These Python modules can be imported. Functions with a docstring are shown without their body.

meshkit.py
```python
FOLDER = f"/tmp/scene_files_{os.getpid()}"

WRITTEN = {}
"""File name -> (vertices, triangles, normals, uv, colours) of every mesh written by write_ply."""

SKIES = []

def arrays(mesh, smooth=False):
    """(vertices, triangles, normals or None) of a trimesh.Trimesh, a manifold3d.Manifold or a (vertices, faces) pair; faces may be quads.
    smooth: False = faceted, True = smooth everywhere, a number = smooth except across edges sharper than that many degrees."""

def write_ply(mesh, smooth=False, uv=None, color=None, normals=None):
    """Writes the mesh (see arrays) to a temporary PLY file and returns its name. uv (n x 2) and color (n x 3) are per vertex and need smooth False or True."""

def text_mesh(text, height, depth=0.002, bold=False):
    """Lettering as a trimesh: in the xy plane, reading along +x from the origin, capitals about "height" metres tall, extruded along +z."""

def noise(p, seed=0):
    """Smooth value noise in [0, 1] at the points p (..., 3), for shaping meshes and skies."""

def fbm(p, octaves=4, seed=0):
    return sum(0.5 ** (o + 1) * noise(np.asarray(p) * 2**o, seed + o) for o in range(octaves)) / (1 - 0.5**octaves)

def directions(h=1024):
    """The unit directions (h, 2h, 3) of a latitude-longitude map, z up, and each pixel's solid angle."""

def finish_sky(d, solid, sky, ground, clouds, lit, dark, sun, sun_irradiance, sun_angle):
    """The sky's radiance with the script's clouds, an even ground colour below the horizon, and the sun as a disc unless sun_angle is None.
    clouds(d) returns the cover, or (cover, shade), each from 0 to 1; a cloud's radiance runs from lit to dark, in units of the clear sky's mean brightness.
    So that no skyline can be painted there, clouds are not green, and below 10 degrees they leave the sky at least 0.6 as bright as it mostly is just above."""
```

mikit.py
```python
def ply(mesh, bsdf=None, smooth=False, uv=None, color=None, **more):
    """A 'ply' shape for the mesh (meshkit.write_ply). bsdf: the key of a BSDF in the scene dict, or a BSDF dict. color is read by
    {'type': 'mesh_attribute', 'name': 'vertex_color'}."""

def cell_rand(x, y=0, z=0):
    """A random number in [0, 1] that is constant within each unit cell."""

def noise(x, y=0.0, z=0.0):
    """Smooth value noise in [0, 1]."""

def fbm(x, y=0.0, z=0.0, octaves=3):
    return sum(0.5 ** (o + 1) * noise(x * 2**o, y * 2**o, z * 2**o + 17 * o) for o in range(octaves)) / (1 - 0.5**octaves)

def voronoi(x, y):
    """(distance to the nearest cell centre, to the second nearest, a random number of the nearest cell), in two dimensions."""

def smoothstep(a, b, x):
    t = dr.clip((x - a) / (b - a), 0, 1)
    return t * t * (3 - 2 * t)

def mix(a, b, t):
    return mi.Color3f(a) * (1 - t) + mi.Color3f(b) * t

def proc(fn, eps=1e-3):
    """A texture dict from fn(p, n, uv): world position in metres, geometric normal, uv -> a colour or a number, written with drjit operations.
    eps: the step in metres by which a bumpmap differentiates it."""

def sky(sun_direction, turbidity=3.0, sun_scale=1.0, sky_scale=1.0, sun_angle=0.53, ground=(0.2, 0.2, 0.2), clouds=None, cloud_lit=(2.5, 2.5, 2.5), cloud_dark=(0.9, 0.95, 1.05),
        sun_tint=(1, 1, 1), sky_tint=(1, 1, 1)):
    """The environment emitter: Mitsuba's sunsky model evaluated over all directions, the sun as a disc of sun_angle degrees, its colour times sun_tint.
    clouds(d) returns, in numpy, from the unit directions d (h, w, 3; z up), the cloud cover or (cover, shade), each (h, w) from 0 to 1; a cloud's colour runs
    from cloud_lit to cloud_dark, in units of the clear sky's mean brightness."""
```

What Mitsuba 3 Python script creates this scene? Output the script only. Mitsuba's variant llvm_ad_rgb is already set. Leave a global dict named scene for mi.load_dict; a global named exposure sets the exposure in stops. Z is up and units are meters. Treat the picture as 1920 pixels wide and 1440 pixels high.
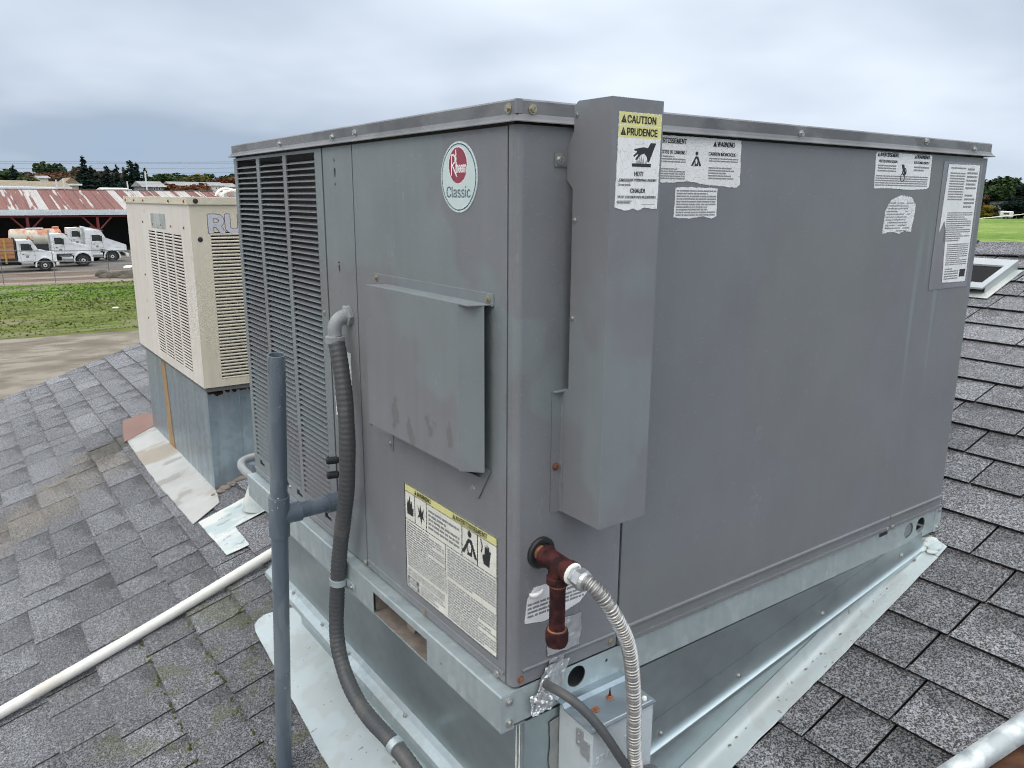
import math, random
import numpy as np, trimesh, shapely, drjit as dr, mitsuba as mi
import shapely.geometry as sg
from shapely import affinity
import mikit, meshkit
from mikit import proc, noise, fbm, voronoi, cell_rand, smoothstep, mix

T = mi.ScalarTransform4f
rng = random.Random(7)
nrg = np.random.default_rng(11)
scene, labels = {}, {}

# ------------------------------------------------------------------ camera, sky, exposure
CAM = np.array([-0.7566, -1.0434, 0.8782])
YAW, PITCH, ROLL, FOC = 0.9481, 0.2309, -0.0061, 1477.2
_fw = np.array([math.cos(YAW)*math.cos(PITCH), math.sin(YAW)*math.cos(PITCH), -math.sin(PITCH)])
_r = np.cross(_fw, [0, 0, 1]); _r /= np.linalg.norm(_r)
_d = np.cross(_fw, _r)
_dn = -math.sin(ROLL)*_r + math.cos(ROLL)*_d
scene['camera'] = {'type': 'perspective', 'fov': math.degrees(2*math.atan(960/FOC)), 'fov_axis': 'x',
                   'near_clip': 0.05, 'far_clip': 6000.0,
                   'to_world': T().look_at(origin=CAM.tolist(), target=(CAM+_fw).tolist(), up=(-_dn).tolist())}

def cloud_fn(d):
    """Overcast: three times brighter overhead than at the horizon (the standard overcast sky), broken by soft cloud bands."""
    el = np.clip(d[..., 2], 0.0, 1)
    q = np.stack([d[..., 0]/(el+.20), d[..., 1]/(el+.20), el*0], -1)
    w = meshkit.fbm(q*np.array([1.3, 1.3, 1]) + 3.1, 5, seed=4)
    big = meshkit.fbm(q*.5 + 9.0, 3, seed=9)
    m = (w-.5)*1.3 + (big-.5)*1.5
    f = (1+2*el)/3*(1+.50*m)*.79
    return np.full(el.shape, 1.0), np.clip((1-f)/(1-.25), 0, 1)

scene['sky'] = mikit.sky((-0.66, -0.20, 0.72), turbidity=3, sun_scale=0.15, sun_angle=30, clouds=cloud_fn,
                         cloud_lit=(8.6, 8.9, 9.2), cloud_dark=(1.12, 1.44, 1.88), ground=(0.16, 0.16, 0.14))
exposure = 1.74

# ------------------------------------------------------------------ materials
def rgb(*c): return {'type': 'rgb', 'value': list(c)}
def mat(name, color, rough=.5, metal=0.0, spec=.5, bump=None, bscale=1.0, **kw):
    b = {'type': 'principled', 'base_color': color if isinstance(color, dict) else rgb(*color),
         'roughness': rough, 'metallic': metal, 'specular': spec, **kw}
    if bump is not None:
        b = {'type': 'bumpmap', 'tex': bump, 'scale': bscale, 'bsdf': b}
    scene['m_'+name] = {'type': 'twosided', 'bsdf': b}
    return name

def ply_(mesh, bsdf=None, **kw): return mikit.ply(mesh, 'm_'+bsdf, **kw)

def grey_paint(p, n, uv):
    a = fbm(p.x*3.1+5, p.y*3.1, p.z*2.3, 4)+.10*(fbm(p.x*24+1, p.y*24, p.z*15, 4)-.5)
    b = fbm(p.x*11, p.y*11+3, p.z*7, 3)
    streak = fbm(p.x*55, p.y*55, p.z*2.2, 2)
    sp = smoothstep(.80, .86, noise(p.x*240, p.y*240, p.z*240))
    def patch(y, z, ry, rz): return dr.exp(-dr.square((p.y-y)/ry)-dr.square((p.z-z)/rz))
    a = a+.10*patch(.24, .60, .16, .14)+.08*patch(.22, .80, .14, .08)+.10*patch(.06, .60, .05, .45)+.12*patch(-.115, .47, .03, .13)
    chalk = smoothstep(.50, .56, a)
    c = mix((.177, .181, .193), (.187, .214, .222), chalk*.8)
    c = c*(.90+.16*b+.07*streak)
    sc = smoothstep(.83, .87, noise(p.x*34+7, p.y*34, p.z*9)) * smoothstep(.6, .8, noise(p.x*200, p.y*200, p.z*60))
    drips = (patch(.345, .455, .016, .030)+patch(.275, .430, .020, .026)+patch(.205, .470, .020, .034)+patch(.130, .460, .012, .024))*dr.select(p.x < -.045, 1.0, 0.0)
    w2 = fbm(p.y*45+3, p.z*34, 2.0, 4)
    c = mix(c, (.125, .115, .115), smoothstep(.42, .72, drips*.75+(w2-.5)*1.7+.12*drips)*smoothstep(.05, .35, drips)*.55)
    return c + mi.Color3f(.05)*sp*.35 + mi.Color3f(.02)*sc
mat('paint_grey', proc(grey_paint), .42, spec=.42, bump=proc(lambda p, n, uv: fbm(p.x*2.6, p.y*2.6, p.z*2.1, 2), 8e-3), bscale=.008)

def side_paint(p, n, uv):
    b = fbm(p.x*9, p.y*9+3, p.z*6, 4)
    st = fbm(p.x*42+2, p.y*3, p.z*1.3, 3)
    c = mix((.162, .170, .175), (.163, .167, .182), smoothstep(.5, .58, fbm(p.x*2.2, p.y, p.z*2.0+4, 3)))*(.90+.16*b+.04*st)
    run = smoothstep(.50, .66, fbm(p.x*30+4, 1.0, p.z*.9, 3))*smoothstep(1.19, 1.26, p.x)*smoothstep(1.44, 1.38, p.x)*smoothstep(.88, .74, p.z)*smoothstep(.05, .45, p.z)
    c = mix(c, (.20, .245, .255), run*.55)
    scr = smoothstep(.89, .92, noise(p.x*21, 5.0, p.z*5.5))*smoothstep(.62, .85, noise(p.x*230, 2.0, p.z*80))
    dust = smoothstep(.80, .86, noise(p.x*230, p.y*230, p.z*230))
    return c + mi.Color3f(.018)*scr + mi.Color3f(.03)*dust
def lid_paint(p, n, uv):
    st = fbm(p.x*26, p.y*26, p.z*5, 4)
    sm = smoothstep(.46, .64, fbm(p.x*9+2, p.y*9, p.z*14, 4))
    return mix((.165, .168, .175), (.095, .097, .102), sm*.7)*(.86+.25*st)
mat('paint_lid', proc(lid_paint), .45, spec=.4)
wavy = proc(lambda p, n, uv: fbm(p.x*2.6, p.y*2.6, p.z*2.1, 2), 8e-3)
mat('paint_side', proc(side_paint), .42, spec=.45, bump=wavy, bscale=.010)

def galv(p, n, uv):
    w = p.x*.9+p.y*1.1
    d1, d2, r = voronoi(w*55, p.z*55 + p.x*20)
    b = fbm(p.x*6, p.y*6, p.z*9, 4)
    st = fbm(p.x*60, p.y*60, p.z*4, 3)
    c = mi.Color3f(.44, .505, .515)*(.80+.08*r+.20*b+.16*st)
    white = smoothstep(.62, .72, fbm(p.x*30+8, p.y*30, p.z*13, 4))
    return mix(c, (.60, .65, .65), white*.5)
def galv_r(p, n, uv): return .36+.2*fbm(p.x*14, p.y*14, p.z*14, 2)
mat('galvanized', proc(galv), proc(galv_r), .55)
def galv_clean(p, n, uv):
    b = fbm(p.x*3, p.y*3, p.z*5, 4)
    st = fbm(p.x*40, p.y*40, p.z*40, 2)
    return mi.Color3f(.43, .50, .515)*(.80+.26*b+.12*st)
mat('adapter_metal', proc(galv_clean), .30, .88)
def galv_old(p, n, uv):
    d1, d2, r = voronoi((p.x+p.y)*38, p.z*38)
    st = fbm(p.x*30+p.y*30, 3.0, p.z*2.5, 4)
    c = mi.Color3f(.33, .40, .445)*(.75+.16*r+.35*st)
    wh = smoothstep(.60, .74, fbm((p.x+p.y)*26, 7.0, p.z*1.8, 3))
    return mix(c, (.46, .50, .52), wh*.6)
mat('galvanized_old', proc(galv_old), .36, .72)

def apron_col(p, n, uv):
    b = fbm(p.x*7, p.y*7, 1.0, 4)
    dirt = smoothstep(.50, .64, fbm(p.x*16+3, p.y*16, 2.0, 4))
    sp = smoothstep(.86, .89, fbm(p.x*80, p.y*80, 3.0, 2))
    c = mi.Color3f(.46, .515, .52)*(.85+.25*b)
    c = mix(c, (.38, .38, .35), dirt*.30)
    return mix(c, (.12, .10, .08), sp*.6)
mat('apron_metal', proc(apron_col), .45, .25)
def apron_old(p, n, uv):
    b = fbm(p.x*9, p.y*9, 5.0, 4)
    c = mix((.36, .355, .33), (.48, .48, .455), b)
    rust = smoothstep(.52, .70, fbm(p.x*3.0+1, p.y*5.5, 4.0, 5))
    c = mix(c, (.27, .20, .12), rust*.6)
    drk = smoothstep(.60, .72, fbm(p.x*7, p.y*9+8, 2.0, 5))
    return mix(c, (.20, .18, .15), drk*.5)
mat('apron_stained', proc(apron_old), .6, .05)
def lead_white(p, n, uv):
    b = fbm(p.x*9, p.y*16, p.z*12, 5)
    c = mix((.42, .49, .49), (.60, .61, .58), smoothstep(.36, .62, b))
    sp = smoothstep(.66, .72, fbm(p.x*24, p.y*40, 3.0, 4))
    return mix(c, (.22, .25, .24), sp*.6)
mat('flashing_white', proc(lead_white), .55)

def shingle(p, n, uv):
    g = noise(p.x*430, p.y*430, p.z*430)
    g2 = noise(p.x*215+9, p.y*215, p.z*215)
    tone, across = dr.maximum(uv.x, 0), uv.y
    m0 = fbm(p.x*22+tone*31, p.y*16+tone*17, tone*9, 3)
    q = (p.x+.015)/dr.select(p.x > -.015, .1535, .1600)
    along = q-dr.floor(q)
    band = smoothstep(.60, .86, .45*across+.55*along+(m0-.5)*.6)*smoothstep(.15, .45, cell_rand(tone*997, 3))  # printed dark granule band, with contact shadow below the next butt painted in
    big = fbm(p.x*1.3+4, p.y*1.3, .5, 3)
    base = (.122+.062*tone)*(1-.40*band)*(.76+.48*big)
    spk = smoothstep(.40, .64, g)*.95+smoothstep(.56, .74, g2)*.75
    v = base*(.26+1.12*spk)
    c = mi.Color3f(v, v*1.015, v*1.085)
    warm = smoothstep(.55, .75, noise(p.x*190, p.y*190+40, p.z*190))*.35
    c = mix(c, c*mi.Color3f(1.20, 1.04, .82), warm)
    m = fbm(p.x*5, p.y*9, 6.0, 4)
    # ochre drain stain running down the slope from the far unit's flashing, ragged
    lane = dr.abs(p.y-(3.95+.45*smoothstep(-.1, -.9, p.x)*(-.9)))+(m-.5)*.75
    st = smoothstep(.42, .18, lane)*smoothstep(.10, -.08, p.x+(m-.5)*.2)
    fine = .5+.5*smoothstep(.35, .65, fbm(p.x*15, p.y*22, 8.0, 3))
    c = mix(c, c*mi.Color3f(1.30, 1.10, .80)+mi.Color3f(.014, .009, .001), st*.5*fine)
    # blackish algae beside the copper patch
    al = smoothstep(.30, .08, dr.sqrt(dr.square((p.x+.07)*1.6)+dr.square(p.y-4.15))+(m-.5)*.4)
    c = mix(c, c*mi.Color3f(.42, .42, .36), al*.8)
    # moss, with its own outline
    mo = smoothstep(.56, .66, fbm(p.x*13, p.y*13, 9.0, 4))*smoothstep(.95, .45, dr.sqrt(dr.square((p.x+.08)*1.5)+dr.square(p.y-1.3))+(m-.5)*.5)
    c = mix(c, mi.Color3f(.085, .090, .030)*(.5+g), mo*.42)
    return mix(c, (.014, .014, .015), dr.select(uv.x < -.3, 1.0, 0.0))
mat('shingle', proc(shingle), .80, spec=.35, bump=proc(lambda p, n, uv: noise(p.x*400, p.y*400, p.z*400), 6e-4), bscale=.0011)
mat('underlay', (.012, .012, .012), .95, spec=.1)
def moss_col(p, n, uv):
    g = noise(p.x*300, p.y*300, p.z*300)
    return mix((.020, .028, .006), (.085, .095, .020), g)
mat('moss', proc(moss_col), 1.0, spec=.05)

def beige(p, n, uv):
    b = fbm(p.x*4, p.y*4, p.z*3, 4)
    st = fbm(p.x*40+p.y*40, 2.0, p.z*1.6, 3)
    c = mix((.52, .475, .36), (.62, .565, .46), b)*(.92+.13*st)
    rust = smoothstep(.76, .82, fbm(p.x*17, p.y*17, p.z*10, 4))
    return mix(c, (.40, .30, .19), rust*.5)
mat('paint_beige', proc(beige), .55, spec=.3)
def beige_pale(p, n, uv):
    b = fbm(p.x*4, p.y*3, p.z*3, 4)
    st = fbm(p.x*40+p.y*30, 2.0, p.z*1.6, 3)
    c = mix((.58, .53, .47), (.66, .63, .58), b)*(.92+.13*st)
    rust = smoothstep(.77, .83, fbm(p.x*17, p.y*12, p.z*10, 4))
    return mix(c, (.42, .34, .24), rust*.5)
mat('paint_beige_pale', proc(beige_pale), .55, spec=.3)

mat('mesh_black', (.02, .02, .021), .95, spec=.1)
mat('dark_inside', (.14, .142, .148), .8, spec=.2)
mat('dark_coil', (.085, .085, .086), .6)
mat('black_rubber', (.018, .018, .02), .5)
def hose_col(p, n, uv):
    d = smoothstep(.50, .68, fbm(p.x*20, p.y*20, p.z*10, 4))
    return mix((.064, .067, .071), (.094, .093, .089), d)
mat('conduit_grey', proc(hose_col), .48)
mat('fitting_grey', proc(lambda p, n, uv: mi.Color3f(.27, .285, .29)*(.85+.3*fbm(p.x*40, p.y*40, p.z*40, 3))), .5)
def pvc_grey(p, n, uv):
    b = fbm(p.x*14, p.y*14, p.z*3.2, 4)
    drip = smoothstep(.53, .55, fbm(p.x*40, p.y*40, p.z*7, 3))
    wh = smoothstep(.90, .92, noise(p.x*190, p.y*190, p.z*130))*smoothstep(.5, .6, noise(p.x*9, p.y*9, p.z*6))
    c = mix((.100, .128, .160), (.165, .192, .218), smoothstep(.35, .65, b))
    c = mix(c, c*mi.Color3f(.78, .80, .82), drip*.7)
    return mix(c, (.7, .72, .72), wh*.8)
mat('pvc_grey', proc(pvc_grey), .38, spec=.5)
mat('pvc_white', proc(lambda p, n, uv: mix(mi.Color3f(.72, .70, .66), (.52, .47, .38), smoothstep(.58, .72, fbm(p.x*9, p.y*9, p.z*9, 4))*.5)), .35)
def rust(p, n, uv):
    a = fbm(p.x*60, p.y*60, p.z*60, 4)
    return mix((.024, .008, .009), (.075, .020, .019), smoothstep(.35, .7, a))
mat('rust_iron', proc(rust), .75, spec=.25, bump=proc(lambda p, n, uv: fbm(p.x*300, p.y*300, p.z*300, 2), 6e-4), bscale=.0012)
def rust2(p, n, uv):
    a = fbm(p.x*40, p.y*40, p.z*40, 4)
    return mix((.11, .05, .035), (.34, .155, .09), smoothstep(.3, .7, a))
mat('rust_orange', proc(rust2), .7, spec=.25)
mat('copper_sheet', proc(lambda p, n, uv: mix((.16, .085, .065), (.24, .135, .105), fbm(p.x*9, p.y*9, p.z*9, 4))), .6)
mat('rust_brown', proc(lambda p, n, uv: mix((.04, .018, .012), (.12, .058, .032), smoothstep(.3, .7, fbm(p.x*22, p.y*22, p.z*22, 4)))), .8, spec=.2)
mat('steel_hose', proc(lambda p, n, uv: mi.Color3f(.43, .42, .405)*(.82+.3*fbm(p.x*60, p.y*60, p.z*60, 2))), .30, .75)
mat('steel_fitting', proc(lambda p, n, uv: mi.Color3f(.52, .53, .53)*(.8+.35*fbm(p.x*90, p.y*90, p.z*90, 3))), .36, .7)
mat('screw_steel', (.50, .50, .48), .33, .85)
mat('screw_brass', (.42, .38, .29), .4, .75)
def foil_col(p, n, uv): return mi.Color3f(.66, .67, .68)*(.75+.4*fbm(p.x*70, p.y*70, p.z*70, 3))
mat('foil', proc(foil_col), .28, .85, bump=proc(lambda p, n, uv: fbm(p.x*90, p.y*90, p.z*90, 2), 1e-3), bscale=.0022)
mat('foil_dull', proc(lambda p, n, uv: mix((.30, .32, .33), (.42, .42, .38), fbm((p.x+p.y)*60, 4.0, p.z*14, 4))), .4, .55, bump=proc(lambda p, n, uv: fbm(p.x*45, p.y*45, p.z*45, 3), 1e-3), bscale=.004)
mat('tape_white', (.78, .76, .70), .7)
mat('ink', (.020, .020, .022), .6)
mat('ink_grey', (.22, .22, .225), .6)
mat('ink_light', (.62, .68, .66), .6)
mat('label_yellow', proc(lambda p, n, uv: mi.Color3f(.66, .63, .27)*(.88+.2*fbm(p.x*60, p.y*60, p.z*60, 3))), .5)
mat('badge_mint', proc(lambda p, n, uv: mi.Color3f(.56, .66, .645)*(.9+.15*fbm(p.x*30, p.y*30, p.z*30, 3))), .35)
mat('badge_rim', (.60, .68, .70), .35)
mat('badge_navy', (.035, .065, .10), .4)
mat('badge_red', proc(lambda p, n, uv: mi.Color3f(.27, .040, .065)*(.85+.3*fbm(p.x*80, p.y*80, p.z*80, 2))), .35)
mat('badge_white', (.80, .80, .80), .4)
mat('silver_letter', (.47, .48, .51), .45, .0)
mat('maroon_edge', (.085, .035, .06), .5)
mat('plate_grey', proc(lambda p, n, uv: mix((.36, .40, .38), (.50, .52, .49), smoothstep(.4, .6, fbm(p.y*26, 1.0, p.z*9, 4)))), .45, .3)
mat('clear_tape', proc(lambda p, n, uv: mi.Color3f(.20, .20, .22)*(.82+.3*fbm(p.x*18, 2.0, p.z*9, 4))), .22, spec=.6)
def dusty(p, n, uv):
    return mix((.14, .12, .105), (.27, .23, .20), fbm(p.x*60, p.y*60, p.z*60, 4))
mat('dust_and_shadow', proc(dusty), .95, spec=.1)  # brown dust; on the beige unit flange it paints the shadow
mat('caulk_brown', proc(lambda p, n, uv: mix((.24, .15, .07), (.36, .24, .125), fbm(p.x*30, p.y*30, p.z*11, 4))), .6)
mat('old_wood', proc(lambda p, n, uv: mix((.19, .155, .12), (.33, .28, .23), fbm(p.x*90, p.y*20, p.z*90, 3))), .9, spec=.1)

def paper(rects, tint=(.74, .74, .735), crack=34., ck=.5, ink=.55, seed=0.):
    """Paper with rows of print too small to read in the given uv rectangles (u0, v0, u1, v1, rows, words per row)."""
    def f(p, n, uv):
        c = mi.Color3f(*tint)*(.90+.14*fbm(uv.x*7+seed, uv.y*7, seed, 3))
        d1, d2, _ = voronoi(uv.x*crack*.62+seed+1.2*noise(uv.y*9, seed), uv.y*crack*.5+1.2*noise(uv.x*9, 3.0+seed))
        c = c*(1-ck*smoothstep(.075, .0, d2-d1))
        for u0, v0, u1, v1, rows, words in rects:
            s, t = (uv.x-u0)/(u1-u0), (v1-uv.y)/(v1-v0)
            row = dr.floor(t*rows)
            fr = t*rows-row
            ins = dr.select((s > 0) & (s < .62+.38*dr.maximum(cell_rand(row, 5+seed), .45)) & (t > 0) & (t < 1), 1.0, 0.0)
            w = smoothstep(.20, .32, noise(s*words+row*13.7, row+seed))
            k = .6+.4*noise(s*words*5+row*7, row*3+seed)
            bar = smoothstep(.22, .36, fr)*smoothstep(.86, .70, fr)
            c = c*(1-ink*ins*w*k*bar)
        return c
    return proc(f)

def grass(p, n, uv):
    a = fbm(p.x*.09, p.y*.2, 0.0, 4)
    b = fbm(p.x*1.1, p.y*3.4, 1.0, 4)
    c = mix((.066, .112, .018), (.092, .108, .032), smoothstep(.42, .66, a))*(.40+1.2*b)
    bare = smoothstep(.60, .70, fbm(p.x*.5, p.y*.8, 3.0, 4))
    return mix(c, (.17, .15, .10), bare*.5)
mat('grass_green', proc(grass), .95, spec=.1)
mat('tuft_green', proc(lambda p, n, uv: mix((.062, .108, .018), (.105, .125, .036), fbm(p.x*.5, p.y*.5, 3.0, 3))), .95, spec=.1)
mat('field_green', proc(lambda p, n, uv: mix((.085, .140, .028), (.130, .180, .048), smoothstep(.3, .7, fbm(p.x*.05, p.y*.11, 0.0, 4)))*(.55+.9*fbm(p.x*.5, p.y*1.1, 2.0, 4))), .95, spec=.1)
def sand(p, n, uv):
    a = fbm(p.x*1.1, p.y*1.3, 0.0, 5)
    tr = fbm(p.x*.8+3, p.y*2.6, 1.0, 5)
    c = mix((.145, .126, .102), (.215, .192, .158), smoothstep(.3, .7, a))
    return mix(c, (.105, .086, .062), smoothstep(.48, .72, tr)*.6)
mat('sand', proc(sand), .95, spec=.1)
def dirt(p, n, uv):
    a = fbm(p.x*.16, p.y*1.1, 4.0, 4)
    b = fbm(p.x*1.6, p.y*5, 2.0, 4)
    c = mix((.10, .080, .065), (.20, .165, .138), smoothstep(.32, .66, a))
    return c*(.65+.7*b)
mat('dirt', proc(dirt), .95, spec=.1)
mat('asphalt_yard', proc(lambda p, n, uv: mix((.075, .074, .072), (.135, .118, .10), fbm(p.x*.3, p.y*.9, 3.0, 3))*(.6+.8*fbm(p.x*.6, p.y*2.4, 0.0, 4))), .9, spec=.2)
mat('soil_heap', proc(lambda p, n, uv: mix((.055, .052, .042), (.13, .115, .09), fbm(p.x*2.2, p.y*2.2, p.z*3, 4))), .95, spec=.1)
mat('far_ground', proc(lambda p, n, uv: mix((.11, .12, .06), (.20, .17, .11), fbm(p.x*.02, p.y*.02, 0.0, 4))), .95, spec=.1)

def leafmat(name, a, b):
    def f(p, n, uv): return mix(a, b, fbm(p.x*.9, p.y*.9, p.z*.9, 3))
    mat(name, proc(f), .9, spec=.1)
leafmat('leaf_conifer', (.010, .021, .020), (.024, .042, .030))
leafmat('leaf_green', (.022, .045, .018), (.055, .085, .032))
leafmat('leaf_olive', (.050, .058, .022), (.105, .105, .045))
leafmat('leaf_rust', (.085, .036, .020), (.200, .085, .040))
leafmat('leaf_brown', (.060, .040, .026), (.120, .080, .050))
leafmat('leaf_yellow', (.16, .13, .02), (.26, .20, .03))
mat('bark', (.055, .045, .038), .95, spec=.1)
mat('white_paint', proc(lambda p, n, uv: mix(mi.Color3f(.74, .75, .76)*(.84+.2*fbm(p.x*2, p.y*2, p.z*2, 3)), (.42, .38, .33), smoothstep(.55, .72, fbm(p.x*3, p.y*3, p.z*5, 4))*.5)), .32, spec=.5)
mat('truck_glass', (.025, .032, .035), .06, spec=.7)
mat('tyre', (.022, .022, .022), .85)
mat('rim_white', (.62, .62, .60), .4)
mat('chassis', (.030, .030, .032), .7)
mat('alu_tank', (.42, .43, .42), .4, .5)
def tank_col(p, n, uv):
    r = smoothstep(.46, .62, fbm(p.x*1.7, 3.0, p.z*.7, 4)+.38*(p.z+2.25))
    return mix(mi.Color3f(.56, .52, .42)*(.85+.3*fbm(p.x*3, p.y*3, p.z*3, 3)), (.42, .13, .045), r*.85)
mat('tank_rusty', proc(tank_col), .6)
mat('lumber', proc(lambda p, n, uv: mix((.30, .135, .065), (.45, .225, .115), fbm(p.x*1.2, p.y*4, p.z*9, 3))), .8)
mat('yellow_post', (.42, .27, .06), .6)
mat('red_steel', (.16, .022, .024), .6)
mat('fascia_white', proc(lambda p, n, uv: mi.Color3f(.60, .64, .66)*(.85+.25*fbm(p.x*.6, 2.0, p.z*4, 3))), .6)
def rusty_sheet(kind):
    def f(p, n, uv):
        s = fbm(p.x*4.5+kind*7, p.y*.35, kind*3.0, 4)
        red = mix((.105, .035, .027), (.185, .068, .050), s)
        wht = mix((.27, .25, .23), (.42, .40, .38), s)
        k = smoothstep(.52+.20*(kind == 0)-.03*(kind == 1)-.40*(kind == 2), .60+.20*(kind == 0)-.03*(kind == 1)-.40*(kind == 2), fbm(p.x*3.2+kind*5, p.y*.22+kind, 2.0, 4))
        return mix(red, wht, k)
    return proc(f)
mat('sheet_rust', rusty_sheet(0), .65)
mat('sheet_mixed', rusty_sheet(1), .65)
mat('sheet_white', rusty_sheet(2), .6)
mat('shed_dark', (.11, .105, .10), .9)
mat('house_cream', (.55, .50, .42), .8)
mat('house_white', (.70, .69, .66), .8)
mat('house_grey', (.24, .26, .30), .8)
mat('roof_tan', proc(lambda p, n, uv: mi.Color3f(.20, .165, .115)*(.75+.5*fbm(p.x*.8, p.y*.8, p.z*2, 3))), .9)
mat('roof_grey', proc(lambda p, n, uv: mi.Color3f(.22, .215, .22)*(.75+.5*fbm(p.x*.8, p.y*.8, p.z*2, 3))), .9)
mat('pane_dark', (.05, .06, .075), .15)
mat('stucco', proc(lambda p, n, uv: mi.Color3f(.50, .46, .39)*(.85+.3*fbm(p.x*9, p.y*9, p.z*9, 4))), .9)
mat('trim_white', (.70, .70, .68), .6)
mat('vent_white', proc(lambda p, n, uv: mi.Color3f(.34, .365, .37)*(.85+.3*fbm(p.x*9, p.y*9, p.z*9, 3))), .45, .3)
mat('wire', (.035, .035, .04), .6)
mat('fence_steel', (.16, .165, .17), .55, .3)

# ------------------------------------------------------------------ helpers
def numbered(key):
    if key not in scene and not any(k.startswith(key+'__') for k in scene): return key
    i = 1
    while f'{key}_{i:03d}' in scene or any(k.startswith(f'{key}_{i:03d}__') for k in scene): i += 1
    return f'{key}_{i:03d}'
_count = {}
def pkey(parent, name):
    k = f'{parent}__{name}'
    n = _count.get(k, -1)+1
    _count[k] = n
    return k if n == 0 else f'{k}_{n:03d}'
def thing(key, label=None, cat=None, group=None, kind=None):
    d = {}
    if label: d['label'] = label
    if cat: d['category'] = cat
    if group: d['group'] = group
    if kind: d['kind'] = kind
    labels[key] = d
    return key
def part(parent, name, mesh, bsdf, smooth=False, label=None, kind=None, uv=None, tw=None):
    k = pkey(parent, name)
    d = mesh if isinstance(mesh, dict) else ply_(mesh, bsdf, smooth=smooth, uv=uv)
    if tw is not None: d = {**d, 'to_world': tw}
    scene[k] = d
    if label or kind:
        labels[k] = {**({'label': label} if label else {}), **({'kind': kind} if kind else {})}
    return k
def solo(key, mesh, bsdf, label=None, cat=None, group=None, kind=None, smooth=False, uv=None):
    scene[key] = ply_(mesh, bsdf, smooth=smooth, uv=uv)
    thing(key, label, cat, group, kind)
    return key
def cat_(*ms): return trimesh.util.concatenate([m for m in ms if m is not None])

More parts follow.
